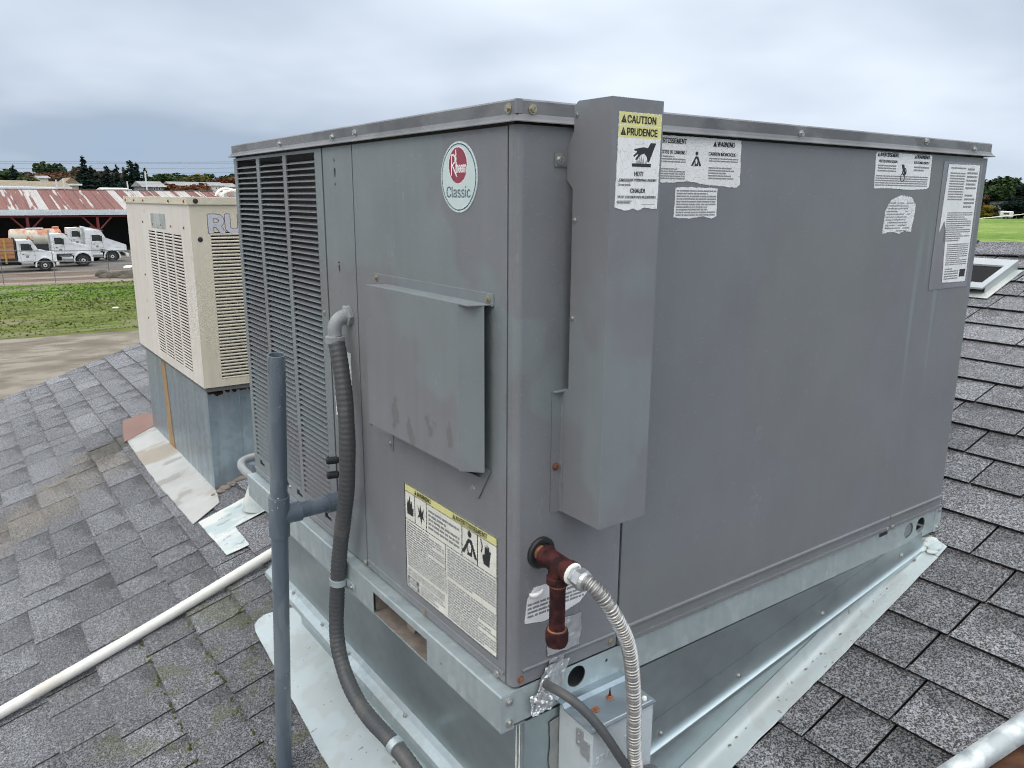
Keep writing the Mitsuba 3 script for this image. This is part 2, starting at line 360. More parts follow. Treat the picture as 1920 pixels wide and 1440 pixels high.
def box(x0, x1, y0, y1, z0, z1, b=0.0):
    if b <= 0:
        m = trimesh.creation.box((x1-x0, y1-y0, z1-z0)); m.apply_translation(((x0+x1)/2, (y0+y1)/2, (z0+z1)/2)); return m
    pts = []
    for sx, X in ((1, x0), (-1, x1)):
        for sy, Y in ((1, y0), (-1, y1)):
            for sz, Z in ((1, z0), (-1, z1)):
                pts += [(X, Y+sy*b, Z+sz*b), (X+sx*b, Y, Z+sz*b), (X+sx*b, Y+sy*b, Z)]
    return trimesh.convex.convex_hull(np.array(pts))
def extr(poly, h):
    polys = poly.geoms if hasattr(poly, 'geoms') else [poly]
    return trimesh.util.concatenate([trimesh.creation.extrude_polygon(g, h, engine='earcut') for g in polys if g.area > 1e-10])
def plane_yz(poly, x0, x1):
    """Polygon in (y, z) made a plate from x0 to x1."""
    m = extr(poly, x1-x0); v = m.vertices.copy()
    m.vertices = np.stack([v[:, 2]+x0, v[:, 0], v[:, 1]], 1); return m
def plane_xz(poly, y0, y1):
    m = extr(poly, y1-y0); v = m.vertices.copy()
    m.vertices = np.stack([v[:, 0], y1-v[:, 2], v[:, 1]], 1); return m
def plane_xy(poly, z0, z1):
    m = extr(poly, z1-z0); m.apply_translation((0, 0, z0)); return m
def rect(a0, b0, a1, b1): return sg.box(min(a0, a1), min(b0, b1), max(a0, a1), max(b0, b1))
def circ(a, b, r, n=8): return sg.Point(a, b).buffer(r, n)
def ell(a, b, ra, rb): return affinity.scale(sg.Point(a, b).buffer(1, 24), ra, rb)

def spline(pts, n):
    from scipy.interpolate import CubicSpline
    p = np.array(pts, float); t = np.r_[0, np.cumsum(np.linalg.norm(np.diff(p, axis=0), axis=1))]
    return CubicSpline(t, p)(np.linspace(0, t[-1], n))
def tube(path, rad, sides=16, caps=True):
    p = np.asarray(path, float); n = len(p)
    r = np.broadcast_to(np.asarray(rad, float), (n,))
    t = np.gradient(p, axis=0)
    for i in range(n):
        if np.linalg.norm(t[i]) < 1e-12: t[i] = t[i-1] if i else p[1]-p[0]
    t /= np.linalg.norm(t, axis=1, keepdims=True)
    a = np.cross(t[0], [0, 0, 1.0] if abs(t[0][2]) < .9 else [1.0, 0, 0]); a /= np.linalg.norm(a)
    A = [a]
    for i in range(1, n):
        a = A[-1]-t[i]*np.dot(A[-1], t[i]); A.append(a/np.linalg.norm(a))
    A = np.array(A); B = np.cross(t, A)
    an = np.arange(sides)*2*np.pi/sides
    v = p[:, None]+r[:, None, None]*(np.cos(an)[None, :, None]*A[:, None]+np.sin(an)[None, :, None]*B[:, None])
    i, j = np.meshgrid(np.arange(n-1), np.arange(sides), indexing='ij')
    q = np.stack([i*sides+j, i*sides+(j+1) % sides, (i+1)*sides+(j+1) % sides, (i+1)*sides+j], -1).reshape(-1, 4)
    f = np.vstack([q[:, [0, 1, 2]], q[:, [0, 2, 3]]]); v = v.reshape(-1, 3)
    if caps:
        k = len(v); v = np.vstack([v, p[0], p[-1]]); s = np.arange(sides)
        f = np.vstack([f, np.stack([s*0+k, (s+1) % sides, s], 1), np.stack([s*0+k+1, (n-1)*sides+s, (n-1)*sides+(s+1) % sides], 1)])
    return trimesh.Trimesh(v, f, process=False)
def lathe(p0, p1, prof, sides=24):
    """Profile [(t, r)] with t in metres along p0 -> p1."""
    p0, p1 = np.array(p0, float), np.array(p1, float); d = (p1-p0)/np.linalg.norm(p1-p0)
    path = np.array([p0+d*t for t, r in prof]); r = np.array([r for t, r in prof])
    a = np.cross(d, [0, 0, 1.0] if abs(d[2]) < .9 else [1.0, 0, 0]); a /= np.linalg.norm(a); b = np.cross(d, a)
    an = np.arange(sides)*2*np.pi/sides
    ring = np.cos(an)[:, None]*a+np.sin(an)[:, None]*b
    v = (path[:, None]+r[:, None, None]*ring[None]).reshape(-1, 3); n = len(prof)
    i, j = np.meshgrid(np.arange(n-1), np.arange(sides), indexing='ij')
    q = np.stack([i*sides+j, i*sides+(j+1) % sides, (i+1)*sides+(j+1) % sides, (i+1)*sides+j], -1).reshape(-1, 4)
    f = np.vstack([q[:, [0, 1, 2]], q[:, [0, 2, 3]]])
    k = len(v); v = np.vstack([v, path[0], path[-1]]); s = np.arange(sides)
    f = np.vstack([f, np.stack([s*0+k, (s+1) % sides, s], 1), np.stack([s*0+k+1, (n-1)*sides+s, (n-1)*sides+(s+1) % sides], 1)])
    return trimesh.Trimesh(v, f, process=False)

def screw_mesh():
    hexa = sg.Polygon([(.0052*math.cos(a), .0052*math.sin(a)) for a in np.arange(6)*math.pi/3])
    head = extr(hexa.difference(rect(-.006, -.0006, .006, .0006)), .0042); head.apply_translation((0, 0, .0012))
    core = extr(hexa, .0030)
    return cat_(extr(circ(0, 0, .0082, 4), .0014), head, core)
_sc = screw_mesh()
SCREW = {b: ply_(_sc, b) for b in ('screw_steel', 'screw_brass', 'rust_orange', 'paint_grey')}
R_A = T().rotate([0, 1, 0], -90)             # +z to -x
R_B = T().rotate([1, 0, 0], 90)              # +z to -y
def screw(parent, at, face, b='screw_steel', s=1.0, spin=0.0):
    rot = {'A': R_A, 'B': R_B, 'Z': T()}[face]
    part(parent, 'screw', SCREW[b], None, tw=T().translate(list(at)) @ rot @ T().rotate([0, 0, 1], spin or rng.uniform(0, 90)) @ T().scale(s))

def text_poly(text, h, bold=False, squeeze=1.0):
    m = meshkit.text_mesh(text, h, .0006, bold)
    m.apply_scale((squeeze, 1, 1)); return m
def on_A(m, y, z, x=0.0):
    """xy-lettering put on a face that looks to -x, reading towards -y."""
    v = m.vertices.copy(); m = m.copy()
    m.vertices = np.stack([x-v[:, 2], y-v[:, 0], z+v[:, 1]], 1); m.invert() if False else None; return m
def on_B(m, x, z, y=0.0):
    v = m.vertices.copy(); m = m.copy()
    m.vertices = np.stack([x+v[:, 0], y-v[:, 2], z+v[:, 1]], 1); return m
def fit(text, h, width, bold=False):
    m = text_poly(text, h, bold); w = m.bounds[1][0]-m.bounds[0][0]
    m.apply_translation((-m.bounds[0][0], 0, 0)); m.apply_scale((width/w, 1, 1)); return m
def label_B(parent, name, poly, y, bsdf, label=None, th=.0007):
    """A sticker on a face that looks to -y; uv over its bounds."""
    m = plane_xz(poly, y-th, y); b = poly.bounds; v = m.vertices
    uv = np.stack([(v[:, 0]-b[0])/(b[2]-b[0]), (v[:, 2]-b[1])/(b[3]-b[1])], 1)
    return part(parent, name, m, bsdf, uv=uv, label=label)
def label_A(parent, name, poly, x, bsdf, label=None, th=.0007):
    m = plane_yz(poly, x-th, x); b = poly.bounds; v = m.vertices
    uv = np.stack([(b[2]-v[:, 1])/(b[2]-b[0]), (v[:, 2]-b[1])/(b[3]-b[1])], 1)
    return part(parent, name, m, bsdf, uv=uv, label=label)
def ragged(pts, amp, step, seed):
    r = random.Random(seed); out = []
    for (a, b), (c, d) in zip(pts, pts[1:]+pts[:1]):
        n = max(1, int(math.hypot(c-a, d-b)/step))
        for i in range(n):
            out.append((a+(c-a)*i/n+r.uniform(-amp, amp), b+(d-b)*i/n+r.uniform(-amp, amp)))
    return sg.Polygon(out).buffer(0)

# ------------------------------------------------------------------ roof and building
SL, ZR, RIDGE, RAKE, EAVE = 1/3, -.6186, 3.80, 6.64, -4.4
NL = math.sqrt(1+SL*SL)
def roof_z(x): return ZR+SL*x
BLD = thing('low_building', 'low building with the grey shingled gable roof that the rooftop units stand on', 'building')
zr = roof_z(RIDGE)
deck = sg.Polygon([(EAVE, roof_z(EAVE)-.14), (EAVE, roof_z(EAVE)-.012), (RIDGE, zr-.012), (2*RIDGE-EAVE, roof_z(EAVE)-.012), (2*RIDGE-EAVE, roof_z(EAVE)-.14), (RIDGE, zr-.16)])
part(BLD, 'roof', plane_xz(deck, -6.0, RAKE-.012), 'underlay')
part(BLD, 'wall', cat_(box(EAVE+.5, 2*RIDGE-EAVE-.5, -5.6, RAKE-.35, -4.59, roof_z(EAVE)-.0),
     plane_xz(sg.Polygon([(EAVE+.5, roof_z(EAVE)), (2*RIDGE-EAVE-.5, roof_z(EAVE)), (RIDGE, zr-.28)]), -5.6, RAKE-.35)), 'stucco')
part(BLD, 'barge_board', plane_xz(sg.Polygon([(EAVE, roof_z(EAVE)-.19), (EAVE, roof_z(EAVE)-.02), (RIDGE, zr-.02), (RIDGE, zr-.19)]), RAKE-.03, RAKE-.006), 'trim_white')
part(BLD, 'barge_board', plane_xz(sg.Polygon([(2*RIDGE-EAVE, roof_z(EAVE)-.19), (2*RIDGE-EAVE, roof_z(EAVE)-.02), (RIDGE+.001, zr-.02), (RIDGE+.001, zr-.19)]), RAKE-.03, RAKE-.006), 'trim_white')

def slab(x0, x1, y0, y1, hb, ht, th, tone, j=(0, 0)):
    """One shingle tab: butt edge at x0 standing hb above the deck, upper end at x1 at ht. uv: (tone, place across), tone -1 on the cut edges, which are bare asphalt."""
    P = []
    for x, h, dy in ((x0+j[0], hb, 0), (x0+j[1], hb, 1), (x1, ht, 1), (x1, ht, 0)):
        P.append((x, (y0 if dy == 0 else y1), roof_z(x)+h))
    P = np.array(P); lo = P-np.array([-SL/NL*th, 0, 1/NL*th])
    v = np.vstack([P, P, lo])
    f = [[0, 2, 1], [0, 3, 2], [8, 9, 10], [8, 10, 11], [4, 5, 9], [4, 9, 8], [5, 6, 10], [5, 10, 9], [6, 7, 11], [6, 11, 10], [7, 4, 8], [7, 8, 11]]
    uv = np.stack([np.r_[np.full(4, tone), np.full(8, -1.0)], np.tile([0, 1, 1, 0.0], 3)], 1)
    return v, np.array(f), uv

def proj(P):
    q = np.asarray(P, float)-CAM; z = q @ _fw
    rr = math.cos(ROLL)*_r+math.sin(ROLL)*_d
    return 960+FOC*(q @ rr)/z, 720+FOC*(q @ _dn)/z, z
tabs = []
k = -28
while True:
    xk = -.015+(.1535 if k > 0 else .1600)*k
    if xk > RIDGE-.10: break
    if xk > EAVE-.05:
        y = -6.0+rng.uniform(0, .3)
        while y < RAKE:
            w = rng.choice([.15, .2, .24, .28, .33, .38])*rng.uniform(.9, 1.1)
            y1 = min(y+w, RAKE)
            if y1-y > .03:
                th = rng.choice([.0050, .0050, .0065])
                hb = .0120+th-.0050+rng.uniform(0, .0012)
                jit = rng.uniform(-.0015, .0015)
                tone = rng.random()
                v, f, uv = slab(xk, min(xk+.185, RIDGE), y+.0031, y1-.0031, hb, .0010, th, tone, (jit+rng.uniform(-.001, .001), jit+rng.uniform(-.001, .001)))
                c = v[:4].mean(0); u, vv, z = proj(c)
                hide = (.1 < c[0] < 1.45 and 0 < c[1] < 1.42) or (.22 < c[0] and 2.75 < c[1] < 4.2) or (c[0] > .2 and 1.6 < c[1] < 2.7 and c[0] > .35)
                vis = z > .2 and -40 < u < 1960 and 380 < vv < 1500 and not hide
                tabs.append((vis, w/(z*z) if vis else 0, v, f, uv))
            y = y1
    k += 1
order = sorted(range(len(tabs)), key=lambda i: -tabs[i][1])
for i in order[:300]:
    _, _, v, f, uv = tabs[i]
    scene[pkey(BLD+'__roof', 'shingle')] = ply_((v, f), 'shingle', uv=uv)
V, F, U, at = [], [], [], 0
for i in order[300:]:
    _, _, v, f, uv = tabs[i]
    V.append(v); F.append(f+at); U.append(uv); at += len(v)
    m = v.copy(); m[:, 0] = 2*RIDGE-m[:, 0]
    V.append(m); F.append(f[:, ::-1]+at); U.append(U[-1]); at += len(v)
scene[BLD+'__roof__shingle_field'] = ply_((np.vstack(V), np.vstack(F)), 'shingle', uv=np.vstack(U))
labels[BLD+'__roof__shingle_field'] = {'kind': 'stuff'}
y = -5.9
while y < RAKE-.05:                                                     # ridge caps, bent over the ridge and lapped
    y1 = min(y+.30, RAKE)
    lift = .006
    prof = [(RIDGE-.155, zr-.155*SL+.012), (RIDGE, zr+.016), (RIDGE+.155, zr-.155*SL+.012)]
    v = []
    for yy, dh in ((y, 0.014), (y1+.03, 0.002)):
        for dz in (0, -.006):
            for (px, pz) in prof: v.append((px, yy, pz+dh+dz))
    v = np.array(v)
    f = []
    for s in (0, 1):
        f += [[s, s+1, s+7], [s, s+7, s+6], [3+s, 9+s, 10+s], [3+s, 10+s, 4+s], [s, 3+s, 4+s], [s, 4+s, s+1], [6+s, 7+s, 10+s], [6+s, 10+s, 9+s]]
    f += [[0, 6, 9], [0, 9, 3], [2, 5, 11], [2, 11, 8]]
    scene[pkey(BLD+'__roof', 'ridge_cap')] = ply_((v, np.array(f)), 'shingle', uv=np.stack([np.full(12, rng.random()), np.ones(12)], 1))
    y = y1
# moss in the joints: small cushions
mv = []
for _ in range(260):
    kx = rng.choice([-2, -1, 0, 1]); xx = -.015+.16*kx-.006+rng.gauss(0, .003)
    yy = rng.uniform(.6, 2.0)
    if rng.random() < .35: xx = rng.uniform(-.3, .05); yy = rng.choice([1.2, 1.45, 1.7])+rng.gauss(0, .004)
    m = trimesh.creation.icosphere(subdivisions=1, radius=rng.uniform(.002, .0055)); m.vertices *= np.array([1, 1.6, .6])
    m.apply_translation((xx, yy, roof_z(xx)+.004)); mv.append(m)
part(BLD+'__roof', 'moss', cat_(*mv), 'moss', smooth=True, kind='stuff')

# ------------------------------------------------------------------ main grey unit
LX, LY, H = 1.566, 1.465, 1.03
U1 = thing('rooftop_unit', 'large grey air conditioner with warning stickers and an oval badge in the foreground', 'air conditioner')
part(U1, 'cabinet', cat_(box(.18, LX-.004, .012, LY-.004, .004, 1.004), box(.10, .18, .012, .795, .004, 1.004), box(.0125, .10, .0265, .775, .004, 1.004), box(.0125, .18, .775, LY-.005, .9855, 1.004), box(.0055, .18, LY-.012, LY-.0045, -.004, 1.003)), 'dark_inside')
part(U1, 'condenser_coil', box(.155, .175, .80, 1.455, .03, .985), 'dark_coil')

# louvred panel
cols = [(1.258, 1.438), (1.047, 1.234), (.829, 1.023)]
z0, z1, PIT = .058, .984, .01478
pan = rect(.787, -.006, LY, .991)
for a, b in cols: pan = pan.difference(rect(a, z0, b, z1))
for yy, zz in ((1.392, .040), (1.155, .040), (1.064, .040), (.857, .040)):
    pan = pan.difference(rect(yy-.022, zz-.007, yy+.022, zz+.003).union(rect(yy-.0, zz-.0, yy+.022, zz+.010)))
LP = part(U1, 'louvre_panel', cat_(plane_yz(pan, 0, .004), box(.004, .05, LY-.004, LY, -.006, .991), box(.004, .05, .787, .790, -.006, .991),
          tube(spline([(-.001, .79, .010), (-.001, 1.1, .010), (-.001, LY-.002, .010)], 6), .0032, 8)), 'paint_grey')
nrow = int((z1-z0)/PIT)
for ci, (a, b) in enumerate(cols):
    prof = sg.Polygon([(-.0016, 0), (-.0022, .0009), (-.0016, .0018), (.0004, .0022), (.0108, .0068), (.0112, .0060), (.0010, .0010), (0, 0)])
    m = extr(prof, b-a-.0008); v = m.vertices.copy()
    m.vertices = np.stack([v[:, 0], v[:, 2]+a+.0004, v[:, 1]], 1); m.invert()
    q = np.linspace(0, math.pi/2, 5)
    fil = sg.Polygon([(a+.0004, PIT+.001)]+[(a+.0004+.007*(1-math.sin(t)), PIT+.001-.0075*(1-math.cos(t))) for t in q])
    m = cat_(m, plane_yz(fil, .0002, .0022)); m.fix_normals()
    blade = ply_(m, 'paint_grey')
    for r_ in range(nrow):
        part(LP, 'louvre_blade', blade, None, tw=T().translate([0, 0, z0+r_*PIT]))
# strip panel with knock-out holes
sp = rect(.619, -.006, .7795, .991)
for yy, zz, ry, rz in ((.714, .961, .003, .005), (.713, .934, .006, .011), (.713, .908, .003, .004), (.711, .730, .006, .002), (.710, .716, .005, .010), (.710, .660, .002, .002)):
    sp = sp.difference(ell(yy, zz, ry, rz))
SP = part(U1, 'strip_panel', plane_yz(sp, .0005, .012), 'paint_grey')
part(U1, 'access_panel', cat_(plane_yz(rect(.0265, -.006, .6135, .991).difference(rect(.16, .43, .42, .68)), 0, .012),
     tube([(-.0006, .03, .012), (-.0006, .61, .012)], .003, 8)), 'paint_grey')
# corner post with a rounded corner
arc = [(.014-.014*math.cos(t), .014-.014*math.sin(t)) for t in np.linspace(0, math.pi/2, 9)]
cp = sg.Polygon([(0, .0225)]+arc+[(.2555, 0), (.2555, .012), (.012, .012), (.012, .0225)])
part(U1, 'corner_post', plane_xy(cp, -.004, .992), 'paint_grey', smooth=40)
part(U1, 'corner_post_bead', tube([(.02, -.0006, .026), (.252, -.0006, .026)], .0034, 8), 'paint_grey', smooth=True)
part(U1, 'side_panel', cat_(plane_xz(rect(.2600, -.004, 1.2735, .991), -.0015, .010), tube([(.262, -.0016, .030), (1.272, -.0016, .030)], .0045, 10), box(.262, 1.272, -.0065, -.0015, -.004, .0045)), 'paint_side')
part(U1, 'end_panel', cat_(plane_xy(sg.Polygon([(1.2737, .010), (1.2737, -.0015), (LX-.010, -.0015), (LX-.003, .001), (LX, .008), (LX, .02)]), -.004, .991),
     tube([(1.277, -.0022, .030), (LX-.008, -.0022, .030)], .0045, 10), box(1.277, LX-.006, -.0072, -.0022, -.004, .0045)), 'paint_side')
part(U1, 'rear_panel', cat_(box(LX-.003, LX, .02, LY, -.004, .991), box(.02, LX, LY-.003, LY, -.004, .991)), 'paint_side')

# lid with a flared drip lip
def ring(o, z, c=.004):
    x0, y0, x1, y1 = -o, -o, LX+o, LY+o
    return [(x0+c, y0, z), (x1-c, y0, z), (x1, y0+c, z), (x1, y1-c, z), (x1-c, y1, z), (x0+c, y1, z), (x0, y1-c, z), (x0, y0+c, z)]
rings = [ring(-.02, 1.0305), ring(.001, 1.030), ring(.0040, 1.0270), ring(.0040, 1.0075), ring(.0075, 1.0010), ring(.0125, .9965), ring(.0125, .9950), ring(.0060, .9958), ring(.0, 1.004)]
v = np.array(sum(rings, [])); n = len(rings); f = []
for i in range(n-1):
    for j in range(8):
        a, b = i*8+j, i*8+(j+1) % 8
        f += [[a, a+8, b+8], [a, b+8, b]]
f += [[0, j, j+1] for j in range(1, 7)]
lid = trimesh.Trimesh(v, f, process=False); lid.fix_normals()
LID = part(U1, 'lid', lid, 'paint_lid')
part(U1, 'lid_seam', box(-.0052, .006, -.0052, .0012, 1.0076, 1.0292), 'paint_grey')
for at, fc, b in (((-.0042, .018, 1.016), 'A', 'screw_brass'), ((-.0042, .585, 1.013), 'A', 'screw_steel'), ((-.0042, .705, 1.011), 'A', 'screw_steel'), ((-.0042, 1.045, 1.014), 'A', 'screw_steel'),
                  ((.026, -.0042, 1.015), 'B', 'screw_brass'), ((.722, -.0042, 1.012), 'B', 'screw_steel'), ((1.225, -.0042, 1.020), 'B', 'screw_steel'), ((1.47, -.0042, 1.011), 'B', 'screw_steel')):
    screw(LID, at, fc, b)
for yy in (.626, .6, .33, .053): screw(U1, (-.0002, yy, .0005), 'A', 'screw_brass' if yy == .33 else 'screw_steel', .9)
screw(U1, (-.0002, .812, .60), 'A', 'screw_steel', .8)
for xx, b in ((.010, 'rust_orange'), (.236, 'screw_brass')): screw(U1, (xx+.006, -.0002, .010), 'B', b, .9)
for xx in (1.262, 1.288): screw(U1, (xx, -.0068, .0005), 'B', 'screw_steel', .9)
for xx in (.52, .80): screw(U1, (xx, -.0064, .001), 'B', 'paint_grey', .7)

# hood on the access panel
HD = part(U1, 'exhaust_hood', cat_(
    box(-.0512, -.050, .100, .466, .405, .7035), box(-.050, 0, .4648, .466, .400, .703),
    plane_xy(sg.Polygon([(-.0512, .1005), (-.0512, .0995), (-.019, .0665), (-.018, .0675)]), .402, .7025),
    plane_xz(sg.Polygon([(-.0512, .7020), (-.0512, .7036), (0, .7016), (0, .700)]), .068, .466)), 'paint_grey')
part(HD, 'top_flange', cat_(box(-.0016, -.0002, .064, .525, .700, .7205, .0006), box(-.004, -.0016, .064, .5245, .6985, .7005)), 'paint_grey')
part(HD, 'bottom_flange', cat_(plane_xz(sg.Polygon([(-.0510, .4050), (-.0510, .4064), (0, .3774), (0, .376)]), .105, .464),
     plane_yz(sg.Polygon([(.07, .402), (.108, .402), (.150, .365), (.150, .335), (.112, .335)]), -.003, -.001),
     box(-.0016, -.0002, .112, .150, .334, .375), box(-.0016, -.0002, .455, .490, .334, .375)), 'paint_grey')
for yy, zz in ((.510, .711), (.080, .710), (.468, .349), (.130, .349)): screw(HD, (-.0018, yy, zz), 'A', 'screw_brass' if zz > .6 else 'screw_steel', .9)

# tall flue shroud on the right face
SH = part(U1, 'flue_shroud', cat_(
    box(.0985, .208, -.110, -.1085, .3265, 1.0305, .0006),
    plane_xz(sg.Polygon([(0, 0), (1, 0), (1, 1), (0, 1)]), 0, .001) if False else None,
    plane_yz(sg.Polygon([(-.1095, .3265), (-.010, .3265), (-.010, .5530), (-.020, .556), (-.020, .895), (-.0035, .910), (-.0035, .960), (-.020, .985), (-.020, 1.024), (-.030, 1.0305), (-.1095, 1.0305)]), .0985, .100),
    box(.2065, .208, -.1085, -.002, .3265, 1.0305),
    box(.100, .2065, -.1085, -.002, .3268, .3280)), 'paint_grey')
part(SH, 'mounting_flange', cat_(box(.078, .1005, -.0030, -.0012, .3265, .5515), box(.0965, .0990, -.0105, -.0012, .3265, .5515), box(.078, .120, -.0115, -.0012, .5505, .5525)), 'paint_grey', label='narrow side flange with a rust-edged screw at the foot of the shroud')
part(SH, 'mounting_tab', box(.074, .101, -.0030, -.0008, .930, .952), 'paint_grey')
screw(SH, (.084, -.0032, .941), 'B', 'screw_steel', 1.05)
screw(SH, (.087, -.0032, .413), 'B', 'rust_orange', .9)
for zz, yy in ((1.010, -.026), (.845, -.026), (.682, -.026)):
    screw(SH, (.0983, yy, zz), 'A', 'screw_steel', .6)

def fine_print(u0, v0, u1, v1, rows, chars, seed, fill=.55):
    """Rows of marks the size of small print in the rectangle, as polygons."""
    r = random.Random(seed); out = []; h = (v1-v0)/rows
    for i in range(rows):
        if r.random() < .05: continue
        z = v1-(i+1)*h+h*.22; end = u1-(u1-u0)*(0 if r.random() < .7 else r.uniform(.05, .5)); u = u0
        while u < end:
            w = r.uniform(1.5, 8)*chars
            out.append(sg.box(u, z, min(u+w, end), z+h*fill)); u += w+chars*r.uniform(.5, .9)
    return out
def print_A(parent, rects, x, name='fine_print', b='ink_grey'):
    part(parent, name, cat_(*[plane_yz(affinity.scale(g, -1, 1, origin=((q[0]+q[2])/2, 0)), x-.0003, x) for q in rects for g in fine_print(*q)]), b, kind='stuff')
def print_B(parent, rects, y, name='fine_print', b='ink_grey'):
    part(parent, name, cat_(*[plane_xz(g, y-.0003, y) for q in rects for g in fine_print(*q)]), b, kind='stuff')

# sticker: caution on the shroud
cb = ragged([(.1085, .866), (.131, .861), (.150, .864), (.158, .861), (.170, .865), (.2015, .8635), (.2035, 1.0095), (.1115, 1.0095)], .0006, .004, 3)
scene['m_paper_caution'] = {'type': 'twosided', 'bsdf': {'type': 'principled', 'base_color': paper([(.05, .285, .38, .315, 1, 5), (.05, .085, .42, .115, 1, 6), (.6, .055, .95, .075, 1, 9)], (.76, .77, .77), 18, .28, .6, 2.), 'roughness': .5}}
CS = label_B(U1, 'caution_sticker', cb, -.1102, 'paper_caution', 'white and yellow caution sticker with a hand over a hot surface')
ys = -.1110
part(CS, 'yellow_band', cat_(plane_xz(rect(.1112, .9905, .2030, 1.0090), ys, ys+.0002), plane_xz(rect(.1110, .9715, .2028, .9898), ys, ys+.0002)), 'label_yellow')
def warn_tri(x, z, s): return sg.Polygon([(x, z), (x+s, z), (x+s/2, z+s*1.05)]).difference(rect(x+s*.46, z+s*.36, x+s*.54, z+s*.72)).difference(rect(x+s*.46, z+s*.18, x+s*.54, z+s*.27))
ink = [on_B(fit('CAUTION', .0105, .062, True), .1285, .9940, ys-.0001), on_B(fit('PRUDENCE', .0105, .066, True), .1285, .9755, ys-.0001),
       plane_xz(warn_tri(.1155, .9935, .0115), ys-.0004, ys-.0001), plane_xz(warn_tri(.1150, .9750, .0115), ys-.0004, ys-.0001)]
hz = .9325
hand = sg.Polygon([(.181, .9655), (.193, .9655), (.1785, .936), (.1755, .9365), (.1735, .944), (.168, .949), (.161, .9475), (.151, .9385), (.1485, .9405), (.155, .947), (.1525, .948), (.146, .943), (.1440, .9455), (.1525, .9515), (.1490, .9530), (.1462, .9522), (.1456, .9553), (.165, .9585), (.1755, .9575)])
ink += [plane_xz(hand, ys-.0004, ys+.0004), plane_xz(rect(.1420, .9285, .1830, .9335), ys-.0004, ys+.0004)]
ink += [on_B(fit('HOT!', .0066, .019, True), .1475, .9145, ys), on_B(fit('CAN CAUSE PERSONAL INJURY', .0040, .082), .1155, .9062, ys),
        on_B(fit('CHAUD!', .0066, .032, True), .1400, .8885, ys), on_B(fit('PEUT CAUSER DES BLESSURES', .0040, .083), .1140, .8800, ys)]
part(CS, 'print', cat_(*ink), 'ink')
part(CS, 'small_print', cat_(on_B(fit('Do not touch.', .0038, .027), .1135, .8990, ys), on_B(fit('Ne pas toucher.', .0038, .029), .1125, .8720, ys),
     *[plane_xz(sg.Polygon([(x, .9336), (x+.004, .9336), (x+.0035, .9336+h), (x+.002, .9336+h*.7)]), ys, ys+.0004) for x, h in ((.150, .007), (.1545, .011), (.159, .014), (.1635, .010), (.170, .006))]), 'ink_grey')

# carbon monoxide sticker, partly behind the shroud
scene['m_paper_co'] = {'type': 'twosided', 'bsdf': {'type': 'principled', 'base_color': paper([], (.72, .72, .71), 36, .42, .5, 5.), 'roughness': .55}}
cob = ragged([(.222, .910), (.330, .908), (.395, .912), (.440, .906), (.530, .902), (.541, .908), (.536, .991), (.222, .991)], .0008, .006, 5)
CO = label_B(U1, 'monoxide_sticker', cob, -.0017, 'paper_co', 'cracked white carbon monoxide warning sticker under the lid')
yb = -.0026
def lung(x, z, s):
    g = circ(x, z+s*.86, s*.13).union(sg.Polygon([(x-s*.10, z+s*.66), (x+s*.14, z+s*.66), (x+s*.52, z), (x+s*.34, z), (x+s*.17, z+s*.34), (x+s*.17, z), (x-s*.15, z), (x-s*.15, z+s*.34), (x-s*.36, z), (x-s*.54, z)]))
    return g.difference(ell(x, z+s*.32, s*.12, s*.2))
part(CO, 'print', cat_(on_B(fit('AVERTISSEMENT', .0085, .080, True), .302, .9780, yb), on_B(fit('WARNING', .0085, .050, True), .467, .9770, yb),
     plane_xz(warn_tri(.4555, .9765, .0095), yb-.0006, yb), on_B(fit('MONOXYDE DE CARBONE !', .0062, .080), .302, .9595, yb), on_B(fit('CARBON MONOXIDE !', .0062, .082), .444, .9600, yb),
     plane_xz(lung(.411, .940, .026), yb-.0006, yb)), 'ink')
print_B(CO, [(.305, .9435, .382, .957, 3, .0020, 5), (.305, .914, .382, .935, 5, .0020, 6), (.446, .948, .530, .957, 2, .0020, 7), (.446, .916, .520, .940, 5, .0020, 8)], yb)
scene['m_paper_small'] = {'type': 'twosided', 'bsdf': {'type': 'principled', 'base_color': paper([], (.74, .75, .745), 30, .35, .55, 8.), 'roughness': .55}}
TS = label_B(U1, 'text_sticker', ragged([(.358, .846), (.400, .844), (.440, .8475), (.462, .843), (.477, .848), (.475, .900), (.380, .9015), (.360, .900)], .0008, .006, 8), -.0017, 'paper_small', 'small white sticker of faded text below the monoxide sticker')
print_B(TS, [(.363, .848, .472, .897, 10, .0026, 9)], -.0026)
scene['m_paper_rot'] = {'type': 'twosided', 'bsdf': {'type': 'principled', 'base_color': paper([], (.72, .73, .74), 26, .30, .45, 12.), 'roughness': .55}}
RS = label_B(U1, 'rotating_parts_sticker', ragged([(1.020, .907), (1.10, .9075), (1.18, .905), (1.255, .908), (1.267, .912), (1.266, .988), (1.018, .988), (1.014, .983)], .0007, .008, 12), -.0017, 'paper_rot', 'white rotating parts warning sticker near the far end under the lid')
